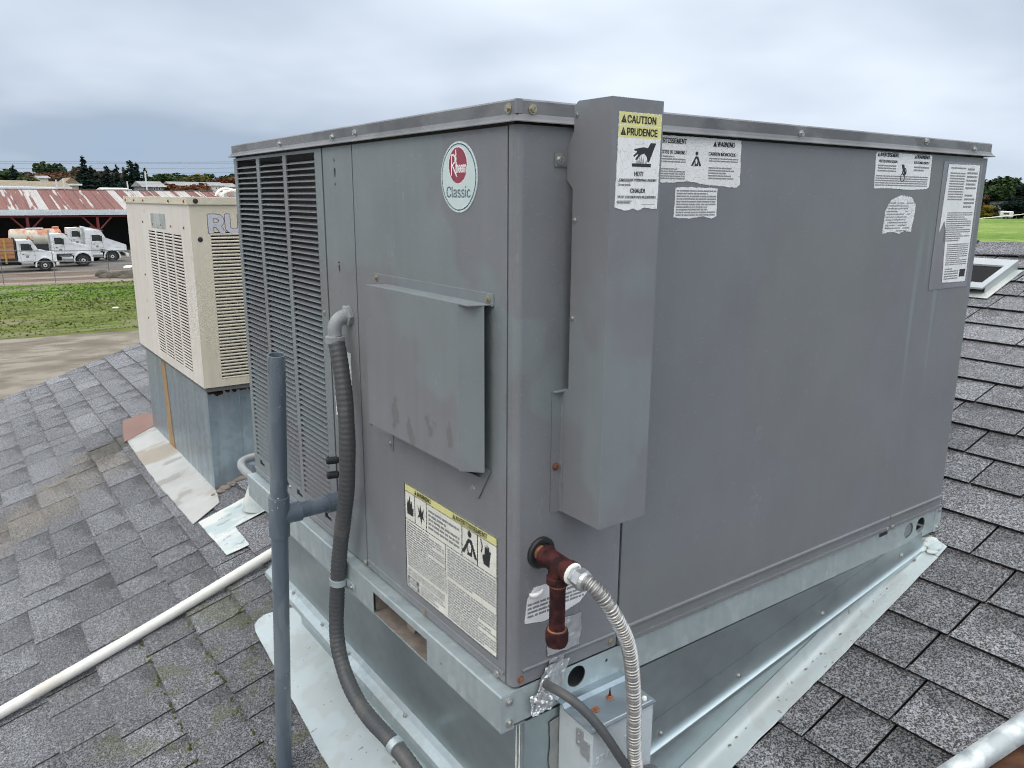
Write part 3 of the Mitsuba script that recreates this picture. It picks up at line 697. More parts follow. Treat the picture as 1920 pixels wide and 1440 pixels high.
part(RS, 'print', cat_(on_B(fit('AVERTISSEMENT', .0080, .080, True), 1.031, .9790, yb), on_B(fit('WARNING', .0080, .058, True), 1.194, .9790, yb),
     plane_xz(warn_tri(1.020, .9785, .0085), yb-.0006, yb), plane_xz(warn_tri(1.183, .9785, .0085), yb-.0006, yb),
     on_B(fit('PIECES EN ROTATION !', .0058, .080), 1.028, .9655, yb), on_B(fit('ROTATING PARTS !', .0058, .070), 1.183, .9665, yb),
     plane_xz(circ(1.143, .9465, .009).difference(circ(1.143, .9465, .0070)).union(circ(1.137, .9335, .010).difference(circ(1.137, .9335, .0082))), yb-.0006, yb),
     plane_xz(sg.Polygon([(1.128, .963), (1.138, .963), (1.143, .952), (1.152, .942), (1.146, .941), (1.138, .947), (1.133, .953)]), yb-.0008, yb)), 'ink')
print_B(RS, [(1.026, .944, 1.105, .9615, 3, .0022, 10), (1.185, .948, 1.255, .9620, 2, .0022, 11), (1.022, .912, 1.255, .938, 5, .0022, 12)], yb)
scene['m_paper_torn'] = {'type': 'twosided', 'bsdf': {'type': 'principled', 'base_color': paper([(.06, .05, .94, .84, 11, 6)], (.70, .71, .72), 22, .85, .75, 15.), 'roughness': .55}}
label_B(U1, 'worn_sticker', ragged([(1.077, .803), (1.12, .806), (1.15, .801), (1.18, .807), (1.205, .803), (1.213, .845), (1.213, .870), (1.19, .888), (1.14, .892), (1.10, .880), (1.080, .855)], .0012, .006, 15), -.0017, 'paper_torn', 'worn rounded sticker with crumbling grey print')
part(U1, 'plastic_sleeve', cat_(plane_xz(rect(1.327, .652, 1.530, .977), -.0027, -.0022), plane_xz(rect(1.327, .652, 1.530, .662), -.0034, -.0027), plane_xz(rect(1.520, .655, 1.530, .977), -.0034, -.0027)), 'clear_tape', label='yellowed clear sleeve over the rating plate')
scene['m_paper_plate'] = {'type': 'twosided', 'bsdf': {'type': 'principled', 'base_color': paper([], (.72, .73, .73), 10, .12, .50, 19.), 'roughness': .4}}
RP = label_B(U1, 'rating_plate', ragged([(1.392, .668), (1.517, .666), (1.514, .972), (1.350, .970), (1.343, .80), (1.362, .83), (1.377, .80)], .0006, .01, 19), -.0034, 'paper_plate', 'long white rating plate of fine print at the far corner')
print_B(RP, [(1.362, .880, 1.440, .965, 13, .0022, 13), (1.45, .86, 1.506, .965, 11, .0022, 14), (1.372, .775, 1.506, .852, 14, .0022, 15), (1.394, .712, 1.508, .770, 11, .0022, 16), (1.397, .674, 1.470, .706, 5, .0022, 17)], -.0042)
part(RP, 'print', plane_xz(rect(1.478, .680, 1.508, .700), -.0048, -.0041), 'ink')

# large warning sticker and badge on the access panel
scene['m_paper_warn'] = {'type': 'twosided', 'bsdf': {'type': 'principled', 'base_color': paper([], (.71, .70, .63), 12, .14, .95, 23.), 'roughness': .45}}
WS = label_A(U1, 'warning_sticker', rect(.051, .031, .409, .2770), -.0002, 'paper_warn', 'large cream bilingual warning sticker low on the access panel')
xa = -.0011
part(WS, 'yellow_band', plane_yz(rect(.052, .2590, .408, .2760), xa, xa+.0003), 'label_yellow')
def W(u, v_): return .409-u*.358, .031+v_*.246
lines = [rect(*W(0, .925), *W(1, .930)), rect(*W(0, .665), *W(1, .670)), rect(*W(.125, .67), *W(.131, .925)), rect(*W(.265, .67), *W(.271, .925)), rect(*W(.655, .67), *W(.661, .925)), rect(*W(.81, .67), *W(.816, .925)),
         rect(*W(.478, .22), *W(.483, .665)), rect(*W(0, 0), *W(.008, 1)), rect(*W(.992, 0), *W(1, 1)), rect(*W(0, .993), *W(1, 1)), rect(*W(0, 0), *W(1, .007))]
def A_(pts): return sg.Polygon([W(a, b) for a, b in pts])
flame = A_([(.03, .72), (.105, .72), (.11, .80), (.095, .79), (.09, .86), (.075, .82), (.065, .90), (.05, .83), (.04, .86), (.03, .80)])
burst = A_([(.16, .86), (.185, .81), (.195, .88), (.21, .81), (.24, .86), (.225, .79), (.245, .74), (.215, .765), (.205, .70), (.19, .765), (.16, .74), (.178, .79)])
man = shapely.transform(lung(0, 0, .052), lambda q: np.stack([W(.735, .71)[0]-q[:, 0], q[:, 1]+W(.735, .71)[1]], 1))
handp = A_([(.875, .72), (.925, .72), (.93, .78), (.94, .85), (.925, .85), (.92, .89), (.91, .86), (.905, .90), (.895, .86), (.885, .88), (.88, .80), (.865, .80), (.86, .77)]).union(sg.LineString([W(.845, .91), W(.86, .86), W(.85, .81)]).buffer(.0015))
part(WS, 'print', cat_(*[plane_yz(g, xa-.0003, xa+.0004) for g in lines+[flame, burst, man, handp]],
     plane_yz(rect(*W(.02, .075), *W(.16, .118)), xa-.0002, xa+.0004), plane_yz(rect(*W(.02, .020), *W(.16, .062)), xa-.0002, xa+.0004),
     on_A(fit('WARNING', .0095, .058, True), .352, .2625, xa-.0001), on_A(fit('AVERTISSEMENT', .0095, .112, True), .196, .2625, xa-.0001),
     plane_yz(warn_tri(.354, .2622, .010), xa-.0004, xa), plane_yz(warn_tri(.198, .2622, .010), xa-.0004, xa)), 'ink')
print_A(WS, [(W(.465, 0)[0], W(0, .13)[1], W(.02, 0)[0], W(0, .65)[1], 23, .0030, 1), (W(.465, 0)[0], W(0, .02)[1], W(.18, 0)[0], W(0, .12)[1], 4, .0030, 2), (W(.985, 0)[0], W(0, .02)[1], W(.50, 0)[0], W(0, .65)[1], 27, .0030, 3), (W(.63, 0)[0], W(0, .70)[1], W(.29, 0)[0], W(0, .89)[1], 5, .0036, 4)], xa+.0002)
part(WS, 'light_print', cat_(on_A(fit('NOTICE', .0058, .030, True), W(.045, 0)[0], W(0, .086)[1], xa-.0003), on_A(fit('ATTENTION', .0058, .040, True), W(.028, 0)[0], W(0, .030)[1], xa-.0003)), 'badge_white')

BD = part(U1, 'badge', plane_yz(ell(.1725, .9145, .0600, .0605), -.0016, -.0002), 'badge_rim', label='pale green oval badge with a red disc')
part(BD, 'badge_ring', plane_yz(ell(.1725, .9145, .0567, .0572).difference(ell(.1725, .9145, .0548, .0553)), -.0022, -.0015), 'badge_navy')
part(BD, 'badge_field', plane_yz(ell(.1725, .9145, .0550, .0555), -.0019, -.0014), 'badge_mint')
part(BD, 'badge_disc_rim', plane_yz(ell(.1735, .9345, .0312, .0320), -.0024, -.0018), 'badge_white')
part(BD, 'badge_disc', plane_yz(ell(.1735, .9345, .0296, .0304), -.0028, -.0023), 'badge_red')
cy, cz = .1735, .9345
def S(pts, w): return sg.LineString([(cy-a, cz+b) for a, b in pts]).buffer(w, cap_style='flat')
script = [S([(-.0205, -.017), (-.0195, .017)], .0013), S([(-.0215, .0175), (-.013, .0185), (-.0075, .013), (-.0085, .006), (-.018, .0005)], .0013), S([(-.0175, .001), (-.0025, -.0195)], .0013),
          S([(-.0055, .0270), (-.0045, -.0125)], .0013)]
eem = fit('heem', .0215, .0335, True); eem.apply_scale((1, .78, 1))
part(BD, 'badge_lettering', cat_(*[plane_yz(g, -.0033, -.0027) for g in script], on_A(eem, cy+.0045, cz-.0120, -.0027)), 'badge_white')
cl = fit('Classic', .0185, .079)
part(BD, 'badge_word', on_A(cl, .2125, .8800, -.0018), 'badge_navy')

# base rails
RA = part(U1, 'base_rail', cat_(
    plane_yz(rect(-.0005, -.0855, 1.462, -.0130).difference(rect(.273, -.090, .530, -.0290)).union(rect(.273, -.0855, .530, -.0840)).difference(rect(.345, -.0735, .345, -.0735)).difference(circ(.215, -.055, .0025)).difference(circ(.735, -.055, .003)), -.0290, -.0270),
    plane_xz(sg.Polygon([(-.0290, -.0135), (-.0275, -.0115), (-.0255, -.0108), (.016, -.0100), (.016, -.0115), (-.0255, -.0125), (-.0270, -.0140)]), -.0005, 1.462),
    box(-.029, .018, 1.4600, 1.4625, -.0855, -.0110), box(-.0288, .03, .001, 1.46, -.0860, -.0848).slice_plane((0, .53, 0), (0, 1, 0), cap=True), box(-.0288, .03, .001, .273, -.0860, -.0848)), 'galvanized')
part(RA, 'fork_pocket', cat_(box(.028, .033, .262, .540, -.0845, -.012), box(-.0268, .05, .274, .529, -.0845, -.0830), box(-.02, .05, .5325, .540, -.084, -.014), box(-.02, .05, .262, .270, -.084, -.014)), 'dust_and_shadow', label='open fork pocket caked with brown dust')
pb = box(-.006, .006, -.016, .016, -.035, .035); pb.apply_transform(trimesh.transformations.rotation_matrix(.5, (1, 0, 0))); pb.apply_translation((.010, .395, -.056))
part(RA, 'wood_scrap', pb, 'old_wood')
rb = rect(.001, -.0790, LX+.004, -.0085)
for xx, zz, r in ((.153, -.036, .0225), (1.395, -.041, .0235), (1.459, -.0395, .0235)): rb = rb.difference(circ(xx, zz, r, 12))
rb = rb.difference(circ(.232, -.030, .0035)).difference(rect(.0745, -.040, .0755, -.040))
RB = part(U1, 'base_rail', cat_(plane_xz(rb, 0.0, .0020), box(.02, 1.54, .002, .030, -.0790, -.0775)), 'galvanized', label='galvanized base rail with round knock-out holes under the side panel')
part(RB, 'knock_out_cover', cat_(plane_xz(circ(1.395, -.041, .026, 10), .004, .006)), 'paint_grey')
part(RB, 'rail_inside', box(.02, 1.54, .90, .905, -.077, -.010), 'galvanized')
part(RB, 'corner_bracket', cat_(plane_xz(rect(-.0292, -.0860, .0, -.0125), -.0022, -.0004)), 'galvanized')
for zz in (-.026, -.071): screw(RB, (-.010, -.0024, zz), 'B', 'screw_steel', 1.05)
part(RB, 'corner_bracket', plane_xz(rect(LX-.030, -.0800, LX+.006, -.0060), -.0022, -.0002), 'galvanized')
for zz in (-.014, -.068): screw(RB, (LX-.010, -.0024, zz), 'B', 'screw_steel', .9)
part(U1, 'rear_rail', cat_(box(.0, LX, LY-.004, LY-.001, -.0790, -.0085), box(LX-.003, LX, .004, LY-.005, -.0790, -.0085), box(.012, LX-.005, .032, LY-.006, -.0855, -.0835)), 'galvanized')
# rail clip notch at the panel joint
part(RB, 'clip', box(1.235, 1.275, -.0012, .0004, -.020, -.010), 'black_rubber')

# ------------------------------------------------------------------ curb adapter under the main unit
CB = thing('curb_adapter', 'tapered galvanized curb under the large grey unit, flashed onto the shingles', 'roof curb')
zs = lambda x: -.359+.1716*x
part(CB, 'upper_skirt', cat_(plane_xz(sg.Polygon([(.028, -.0865), (1.474, -.0800), (1.474, zs(1.474)), (.028, zs(.028))]), .0015, 1.435)), 'adapter_metal')
def skin_B(prof, x0, x1, base, n=2, wob=0.0):
    """A bent sheet along x on the near side: prof = [(y, dz)], set on the line base(x)."""
    g = random.Random(77); xs_ = np.linspace(x0, x1, n); m = len(prof); v = []
    for off in (0.0, .0012):
        for x in xs_:
            w = g.uniform(-wob, wob)
            for (y, dz) in prof: v.append((x, y+off+(w if y == prof[-1][0] else 0), base(x)+dz-off*.3))
    f = []; N = n*m
    for i in range(n-1):
        for j in range(m-1):
            a0_, b0_ = i*m+j, (i+1)*m+j
            f += [[a0_, b0_, b0_+1], [a0_, b0_+1, a0_+1], [N+a0_, N+b0_+1, N+b0_], [N+a0_, N+a0_+1, N+b0_+1]]
        a0_, b0_ = i*m+m-1, (i+1)*m+m-1
        f += [[a0_, b0_, N+b0_], [a0_, N+b0_, N+a0_]]
    return trimesh.Trimesh(v, f, process=False)
def strip_A(y0, y1):
    zz = zs(.028); pr = [(.028, .020), (.018, .006), (.000, -.006), (-.003, -.018), (-.0015, -.018), (.003, -.007), (.028, .004)]
    v = [(x, y, zz+dz) for y in (y0, y1) for (x, dz) in pr]; n = len(pr); f = []
    for i in range(n): j = (i+1) % n; f += [[i, j, j+n], [i, j+n, i+n]]
    f += [[0, i+1, i] for i in range(1, n-1)]+[[n, n+i, n+i+1] for i in range(1, n-1)]
    m = trimesh.Trimesh(v, f, process=False); m.fix_normals(); return m
SF = part(CB, 'seam_flange', skin_B([(.0010, .060), (.0004, .046), (-.0012, .032), (-.0040, .019), (-.0085, .008), (-.0140, .0005), (-.0165, -.0005), (-.0175, -.0030), (-.0172, -.0120), (-.0150, -.0125)], .028, 1.474, zs), 'adapter_metal', smooth=50)
SA = part(CB, 'seam_flange', strip_A(-.005, 1.44), 'galvanized')
for xx in (.12, .40, .66, .99, 1.36): screw(SF, (xx, -.0042, zs(xx)+.020), 'B', 'screw_steel', .85)
for yy in (1.22, .985, .80, .47, .21): screw(SA, (.0165, yy, zs(.028)+.0075), 'A', 'screw_steel', .85)
low = sg.Polygon([(.10, zs(.1)+.002), (1.468, zs(1.468)+.002), (1.468, roof_z(1.468)+.004), (.10, roof_z(.10)+.004)])
lm = plane_xz(low, .004, 1.40); vv = lm.vertices.copy()
lm.vertices = vv
part(CB, 'lower_skirt', lm, 'adapter_metal')
def on_roof(poly, h, t, h_fn=None):
    m = extr(poly, t); v = m.vertices.copy(); v[:, 2] += h+roof_z(v[:, 0]); m.vertices = v; return m
def edge_wob(pts, amp, step, seed): return ragged(pts, amp, step, seed)
part(CB, 'side_flashing', cat_(skin_B([(.0030, .060), (.0025, .046), (.0005, .034), (-.0040, .0245), (-.0100, .0190), (-.0180, .0160), (-.0280, .0150), (-.0600, .0148)], .05, 1.462, lambda x: roof_z(x), 30, .0016),
     on_roof(edge_wob([(1.462, -.060), (1.515, -.056), (1.555, .06), (1.470, .06), (1.470, -.02)], .0012, .03, 2), .0135, .0016)), 'apron_metal', smooth=50)
ap = edge_wob([(-.118, -.10), (.115, -.10), (.115, .30), (.135, 1.495), (.105, 1.52), (.055, 1.560), (.025, 1.574), (.002, 1.570), (-.017, 1.553), (-.029, 1.51), (-.037, 1.37), (-.055, 1.11), (-.073, .861), (-.095, .48)], .001, .05, 4)
part(CB, 'apron', on_roof(ap, .0160, .0018), 'apron_metal', label='pale metal apron with a rounded far corner, lying on the shingles')
seal = []
for i in range(46):
    t = i/45; xx = .13+1.32*t
    m = trimesh.creation.icosphere(subdivisions=1, radius=rng.uniform(.0012, .0032)); m.vertices *= (2.4, 1, .6); m.apply_translation((xx+rng.uniform(-.01, .01), -.017+rng.uniform(-.002, .001), roof_z(xx)+.016))
    if rng.random() < .6: seal.append(m)
part(CB, 'sealant', cat_(*seal), 'dust_and_shadow', smooth=True, kind='stuff')
lump = []
for i in range(16):
    m = trimesh.creation.icosphere(subdivisions=2, radius=rng.uniform(.008, .018)); m.vertices *= (1.5, 1, .5)
    xx = 1.475+rng.uniform(-.02, .04); m.apply_translation((xx, rng.uniform(-.040, .01), roof_z(xx)+.017)); lump.append(m)
part(CB, 'sealant', cat_(*lump), 'flashing_white', smooth=True, kind='stuff', label='white sealant smeared at the upper corner of the flashing')
drip = [tube(spline([(.0265, .012+dy, -.088), (.0262, .010+dy*1.2, -.15), (.0262, .012+dy, -.24), (.0262, .008+dy, -.34)], 20), .0008+.0007*nrg.random(20), 6) for dy in (.004, .013)]
part(CB, 'sealant_run', cat_(*drip), 'tape_white', smooth=True)

# ------------------------------------------------------------------ foil tape and foil patch, gas sticker
solo('foil_tape_strip', plane_xz(ragged([(.088, -.110), (.116, -.106), (.128, -.135), (.134, -.20), (.132, -.30), (.136, -.40), (.086, -.40), (.092, -.30), (.088, -.20)], .002, .012, 31), -.0020, -.0006), 'foil_dull',
     'long dull strip of metal tape running down beside the utility box', 'tape')
def crumple(cx, cz, sx, sz, ny, amp, seed, y):
    g = np.random.default_rng(seed); n = 22
    a, b = np.meshgrid(np.linspace(-1, 1, n), np.linspace(-1, 1, n), indexing='ij')
    h = meshkit.fbm(np.stack([a*2.4+seed, b*2.4, a*0], -1), 3, seed)
    rim = 1+.10*(meshkit.noise(np.stack([np.arctan2(b, a)*3, a*0+seed, a*0], -1), seed)-.5)
    v = np.stack([cx+a*sx*rim+b*ny, y-amp*h, cz+b*sz*rim], -1).reshape(-1, 3)
    i, j = np.meshgrid(np.arange(n-1), np.arange(n-1), indexing='ij'); q = np.stack([i*n+j, (i+1)*n+j, (i+1)*n+j+1, i*n+j+1], -1).reshape(-1, 4)
    f = np.vstack([q[:, [0, 1, 2]], q[:, [0, 2, 3]]])
    m = trimesh.Trimesh(v, f, process=False); b2 = trimesh.Trimesh(v+np.array([0, .0004, 0]), f[:, ::-1], process=False); return cat_(m, b2)
fp = crumple(.118, .070, .040, .034, .003, .004, 5, -.0008)
solo('foil_patch', fp, 'foil', 'square of crinkled silver foil tape behind the rusty drip leg', 'tape')
k = crumple(.085, -.022, .030, .042, .012, .012, 9, -.0012)
solo('foil_wrap', cat_(k, crumple(.060, -.052, .026, .022, -.004, .016, 12, -.001), crumple(.092, .004, .018, .026, .006, .008, 15, -.001)), 'foil', 'crumpled silver foil sealing the hole where the grey cable enters the rail', 'tape')
scene['m_paper_gas'] = {'type': 'twosided', 'bsdf': {'type': 'principled', 'base_color': paper([], (.72, .72, .73), 8, .08, .62, 27.), 'roughness': .45}}
GL = label_B(U1, 'gas_sticker', ragged([(.024, .121), (.070, .1125), (.110, .1150), (.155, .125), (.182, .148), (.188, .160), (.120, .178), (.080, .187), (.045, .187), (.030, .170)], .0006, .008, 27), -.0002, 'paper_gas', 'white peeling text sticker behind the rusty gas tee')
print_B(GL, [(.030, .128, .115, .160, 4, .0030, 18), (.080, .158, .172, .176, 2, .0030, 19), (.115, .134, .165, .156, 3, .0030, 20)], -.0009)
curl = spline([(.033, -.0010, .178), (.040, -.0060, .176), (.050, -.010, .179), (.060, -.007, .184)], 8)
part(GL, 'peeled_corner', tube(curl, [.002, .004, .005, .005, .005, .004, .003, .001], 8), 'badge_white', smooth=True)

# ------------------------------------------------------------------ gas tee with drip leg
GT = thing('gas_pipe_tee', 'rust-red iron gas pipe tee with a capped drip leg on the grey corner post', 'pipe')
hx, hzz = .0585, .2540
part(GT, 'grommet', cat_(lathe((hx, 0, hzz), (hx, -1, hzz), [(0, .030), (.004, .030), (.007, .027), (.007, .021), (.001, .020)]), lathe((hx, 0, hzz), (hx, -1, hzz), [(.0008, .021), (.001, .001)])), 'black_rubber', smooth=40)
tc = np.array([.049, -.082, .2475])
def mold_tee():
    r = .0185
    run = lathe(tc+[.0, .036, .003], tc+[.0, -.036, -.003], [(0, .0215), (.010, .0215), (.012, r), (.058, r), (.060, .0215), (.072, .0215)], 24)
    br = lathe(tc, tc+[0, 0, -1], [(0, r), (.024, r), (.026, .0215), (.037, .0215)], 24)
    return cat_(run, br)
d_run = np.array([.06, -1.0, -.10]); d_run /= np.linalg.norm(d_run)
a0 = np.array([hx-.004, -.004, hzz+.002]); 
tcen = a0+np.array([.000, -.052, -.002])
run = lathe(tcen-d_run*.036, tcen+d_run*.036, [(0, .0205), (.009, .0205), (.011, .0180), (.061, .0180), (.063, .0205), (.072, .0205)], 24)
br = lathe(tcen, tcen+[0, 0, -1], [(0, .0178), (.022, .0178), (.024, .0205), (.036, .0205)], 24)
part(GT, 'tee', cat_(run, br), 'rust_iron', smooth=40)
part(GT, 'nipple', tube([a0+[0, .02, 0], tcen-d_run*.030], .0135, 18), 'rust_orange', smooth=40)
part(GT, 'thread_tape', lathe(tcen-d_run*.0375, tcen-d_run*.030, [(0, .0142), (.006, .0150)], 18), 'tape_white', smooth=40)
part(GT, 'thread_tape', cat_(lathe(tcen+d_run*.035, tcen+d_run*.042, [(0, .0195), (.003, .0200), (.006, .0172)], 18)), 'tape_white', smooth=40, label='white thread sealing tape at the pipe joints')
b0 = tcen+np.array([0, 0, -.034])
part(GT, 'drip_leg', lathe(b0, b0+[.0005, 0, -1], [(0, .0150), (.012, .0150), (.013, .0143), (.100, .0143)], 22), 'rust_iron', smooth=40)
part(GT, 'leg_joint', lathe(b0+[0, 0, .0005], b0+[0, 0, -1], [(0, .0156), (.006, .0154), (.010, .0148)], 18), 'rust_orange', smooth=40)
c0 = b0+np.array([.0005, 0, -.092])
part(GT, 'pipe_cap', lathe(c0, c0+[0, 0, -1], [(0, .0160), (.002, .0200), (.008, .0210), (.024, .0205), (.031, .0180), (.034, .010)], 22), 'rust_iron', smooth=40)
part(GT, 'cap_rim', lathe(c0+[0, 0, .0006], c0+[0, 0, -1], [(0, .0150), (.001, .0172), (.0035, .0195)], 22), 'rust_orange', smooth=40)
# stainless hose
SHs = thing('gas_hose', 'corrugated stainless steel flexible gas hose curving down from the rusty tee', 'hose')
h0 = tcen+d_run*.030
hexn = lambda p, q, r, l: lathe(p, q, [(0, r*.9), (.0015, r), (l-.0015, r), (l, r*.9)], 6)
part(SHs, 'connector', cat_(lathe(h0, h0+d_run, [(0, .0135), (.010, .0135)], 20), hexn(h0+d_run*.007, h0+d_run, .0165, .011), lathe(h0+d_run*.017, h0+d_run, [(0, .0145), (.004, .0145)], 20)), 'steel_fitting', label='hexagonal steel adapter screwed into the tee')
part(SHs, 'flare_nut', cat_(hexn(h0+d_run*.0205, h0+d_run, .0190, .016), lathe(h0+d_run*.0365, h0+d_run, [(0, .0178), (.006, .0156)], 20)), 'steel_fitting')
hs = h0+d_run*.038
path = spline([hs, hs+d_run*.012+np.array([.004, 0, -.003]), (.096, -.158, .190), (.132, -.158, .122), (.150, -.156, .046), (.160, -.154, -.035), (.168, -.150, -.110), (.186, -.146, -.19), (.215, -.140, -.29), (.24, -.13, -.40)], 700)
ph = np.arange(700)/700*112
part(SHs, 'corrugated_tube', tube(path, .0121+.0019*np.clip(np.sin(ph*2*np.pi)*1.6, -1, 1), 20), 'steel_hose', smooth=50)
# grey cable
CBL = thing('grey_cable', 'grey rubber cable looping from the foil plug in the rail past the utility box', 'cable')
part(CBL, 'jacket', tube(spline([(.075, .02, -.018), (.072, -.022, -.016), (.080, -.058, -.018), (.102, -.098, -.045), (.126, -.128, -.090), (.150, -.140, -.136), (.178, -.142, -.172), (.215, -.130, -.196), (.27, -.10, -.235), (.33, -.075, -.30)], 90), .0088, 16), 'conduit_grey', smooth=True)

# ------------------------------------------------------------------ grey utility box under the rail
UB = thing('utility_box', 'pale grey metal electrical box with embossed lettering fixed under the rail behind the steel hose', 'electrical box')
mat('box_paint', proc(lambda p, n, uv: mix((.44, .50, .53), (.56, .60, .61), fbm(p.x*22, p.y*22, p.z*9, 4))), .5, .15)
part(UB, 'body', box(.108, .262, -.080, -.003, -.42, -.078, .002), 'box_paint')
ld = part(UB, 'cover', cat_(box(.105, .265, -.104, -.078, -.42, -.0755, .0025)), 'box_paint')
part(UB, 'top_plate', cat_(plane_yz(sg.Polygon([(0, -.070), (-.022, -.067), (-.026, -.0745), (-.108, -.0785), (-.108, -.0760), (-.028, -.0715), (-.022, -.0640), (0, -.0675)]), .100, .268)), 'galvanized_old', label='folded dirty top plate with two rusty screws')
for xx, yy, zz in ((.150, -.062, -.0735), (.197, -.050, -.0730)):
    part(UB, 'screw', SCREW['rust_orange'], None, tw=T().translate([xx, yy, zz]) @ T().scale(1.0))
part(UB, 'screw_tip', lathe((.197, -.050, -.070), (.1985, -.050, .1), [(0, .003), (.012, .0015), (.020, .0003)], 8), 'rust_iron')
part(UB, 'hinge', cat_(box(.1030, .1052, -.080, -.060, -.128, -.094), box(.1030, .1052, -.096, -.074, -.142, -.106), box(.1005, .1052, -.099, -.096, -.142, -.106)), 'steel_fitting')
part(UB, 'hinge_rivet', cat_(*[lathe((.1030, -.068, z), (0, -.076, z), [(0, .003), (.0015, .002)], 8) for z in (-.102, -.120)]), 'screw_steel')
part(UB, 'cover_lug', lathe((.252, -.09, -.0765), (.252, -.09, .1), [(0, .005), (.006, .0045), (.008, .002)], 10), 'tape_white')
t1 = fit('2IVB', .014, .042, True); t1.apply_scale((1, 1, 3)); t1.apply_transform(trimesh.transformations.rotation_matrix(.10, (0, 0, 1)))
t2 = fit('TEG', .011, .026, True); t2.apply_scale((1, 1, 3))
part(UB, 'embossed_letters', cat_(on_B(t1, .118, -.152, -.1037), on_B(t2, .186, -.132, -.1037)), 'box_paint')

# ------------------------------------------------------------------ flexible grey conduit
FC = thing('flexible_conduit', 'dark grey ribbed flexible conduit dropping from an elbow on the grey unit', 'conduit')
ez, ey = .606, .664
part(FC, 'lock_nut', cat_(lathe((0, ey, ez+.004), (-1, ey, ez+.004), [(0, .024), (.004, .024)], 8), lathe((-.005, ey, ez+.004), (-1, ey, ez+.004), [(0, .0262), (.005, .0262), (.006, .022)], 6)), 'fitting_grey')
arcp = [(-.008-.030*math.sin(t), ey, ez+.004-.030*(1-math.cos(t))-.004*(t > 1.4)) for t in np.linspace(0, math.pi/2, 10)]
arcp = [(0.0, ey, ez+.004)]+arcp+[(-.038, ey-.002, ez-.044)]
part(FC, 'elbow', tube(spline(arcp, 24), .0158, 20), 'fitting_grey', smooth=40, label='light grey plastic elbow')
part(FC, 'gland_nut', lathe((-.038, ey-.002, ez-.040), (-.038, ey-.004, ez-1), [(0, .0205), (.001, .0225), (.016, .0225), (.017, .0205)], 24), 'fitting_grey', smooth=40)
cpth = spline([(-.038, ey-.003, ez-.045), (-.038, .640, .505), (-.042, .612, .405), (-.046, .604, .290), (-.046, .620, .195), (-.047, .662, .062), (-.049, .688, -.050), (-.050, .706, -.150), (-.056, .695, -.235), (-.060, .630, -.310), (-.055, .510, -.352), (-.045, .415, -.362), (-.035, .345, -.385), (-.02, .26, -.43)], 620)
ph = np.arange(620)/620*104
part(FC, 'ribbed_tube', tube(cpth, .0190+.00042*np.sin(ph*2*np.pi)+.0004*np.sin(ph*.7), 22), 'conduit_grey', smooth=50)
def strap(at, yoff):
    pass
st1 = tube(np.array([(-.0505+.0212*math.cos(t), .691+.0212*math.sin(t), -.062) for t in np.linspace(math.pi*.55, math.pi*1.78, 18)]), .003, 8)
part(FC, 'strap', cat_(lathe((-.0490, .6875, -.054), (-.0495, .6885, -.071), [(0, .0205), (.001, .0218), (.0055, .0213), (.0115, .0213), (.016, .0218), (.0172, .0205)], 24), box(-.034, -.0292, .630, .672, -.072, -.054, .0008)), 'galvanized', smooth=40)
screw(FC, (-.0342, .640, -.063), 'A', 'screw_steel', .9)
i0 = int(620*.868); p_, q_ = cpth[i0], cpth[i0+6]
part(FC, 'strap', cat_(lathe(p_, q_, [(0, .0205), (.001, .0220), (.0190, .0220), (.020, .0205)], 24), ), 'galvanized', smooth=40)
# small sticker and valves behind the conduit
scene['m_paper_strip'] = {'type': 'twosided', 'bsdf': {'type': 'principled', 'base_color': paper([(.05, .05, .95, .22, 4, 5), (.05, .75, .95, .97, 4, 4)], (.74, .75, .74), 6, .08, .5, 31.), 'roughness': .4}}
ST = label_A(U1, 'strip_sticker', rect(.665, .347, .766, .520), .0003, 'paper_strip', 'narrow white sticker mostly hidden by the conduit')
part(ST, 'black_field', plane_yz(rect(.667, .372, .762, .436), -.0012, -.0004), 'ink')
part(ST, 'yellow_band', plane_yz(rect(.667, .440, .764, .456), -.0012, -.0004), 'label_yellow')
part(ST, 'print', cat_(*[plane_yz(rect(.722, z, .755-.012*(i % 2), z+.0035), -.0017, -.0011) for i, z in enumerate(np.arange(.378, .432, .0085))]), 'badge_white', kind='stuff')
for zz in (.229, .190):
    part(U1, 'service_cap', lathe((.0, .762, zz), (-1, .762+.25, zz+.02), [(0, .0075), (.004, .0075), (.006, .0095), (.030, .0100), (.033, .008)], 16), 'black_rubber', smooth=40)

# ------------------------------------------------------------------ grey vent standpipe with tee
VP = thing('condensate_standpipe', 'upright blue-grey plastic pipe with a side tee in front of the louvred grille', 'pipe')
pt, pb_ = np.array([-.168, .695, .530]), np.array([-.168, .846, -.665])
dp = (pt-pb_)/np.linalg.norm(pt-pb_)
L = np.linalg.norm(pt-pb_)
def pat(z): return pb_+dp*((z-pb_[2])/dp[2])
mouth = lathe(pt-dp*.46, pt, [(0, .0205), (.46, .0205), (.4602, .0170), (.06, .0168)], 28)
part(VP, 'upper_pipe', mouth, 'pvc_grey', smooth=40)
part(VP, 'lower_pipe', lathe(pb_, pt, [(0, .0205), (L-.40, .0205)], 28), 'pvc_grey', smooth=40)
t0_, t1_ = pat(.176), pat(.068)
tl = np.linalg.norm(t0_-t1_)
bc = pat(.122); bd = np.array([.168, .0, .004])
part(VP, 'tee', cat_(lathe(t1_, t0_, [(0, .0208), (.0005, .0250), (tl-.0005, .0250), (tl, .0208)], 28),
     lathe(bc, bc+bd, [(0, .0235), (.030, .0240), (.052, .0252), (.0525, .0205)], 26)), 'pvc_grey', smooth=40)
part(VP, 'branch_pipe', tube([bc+bd*.2, bc+bd], .0200, 26), 'pvc_grey', smooth=40)
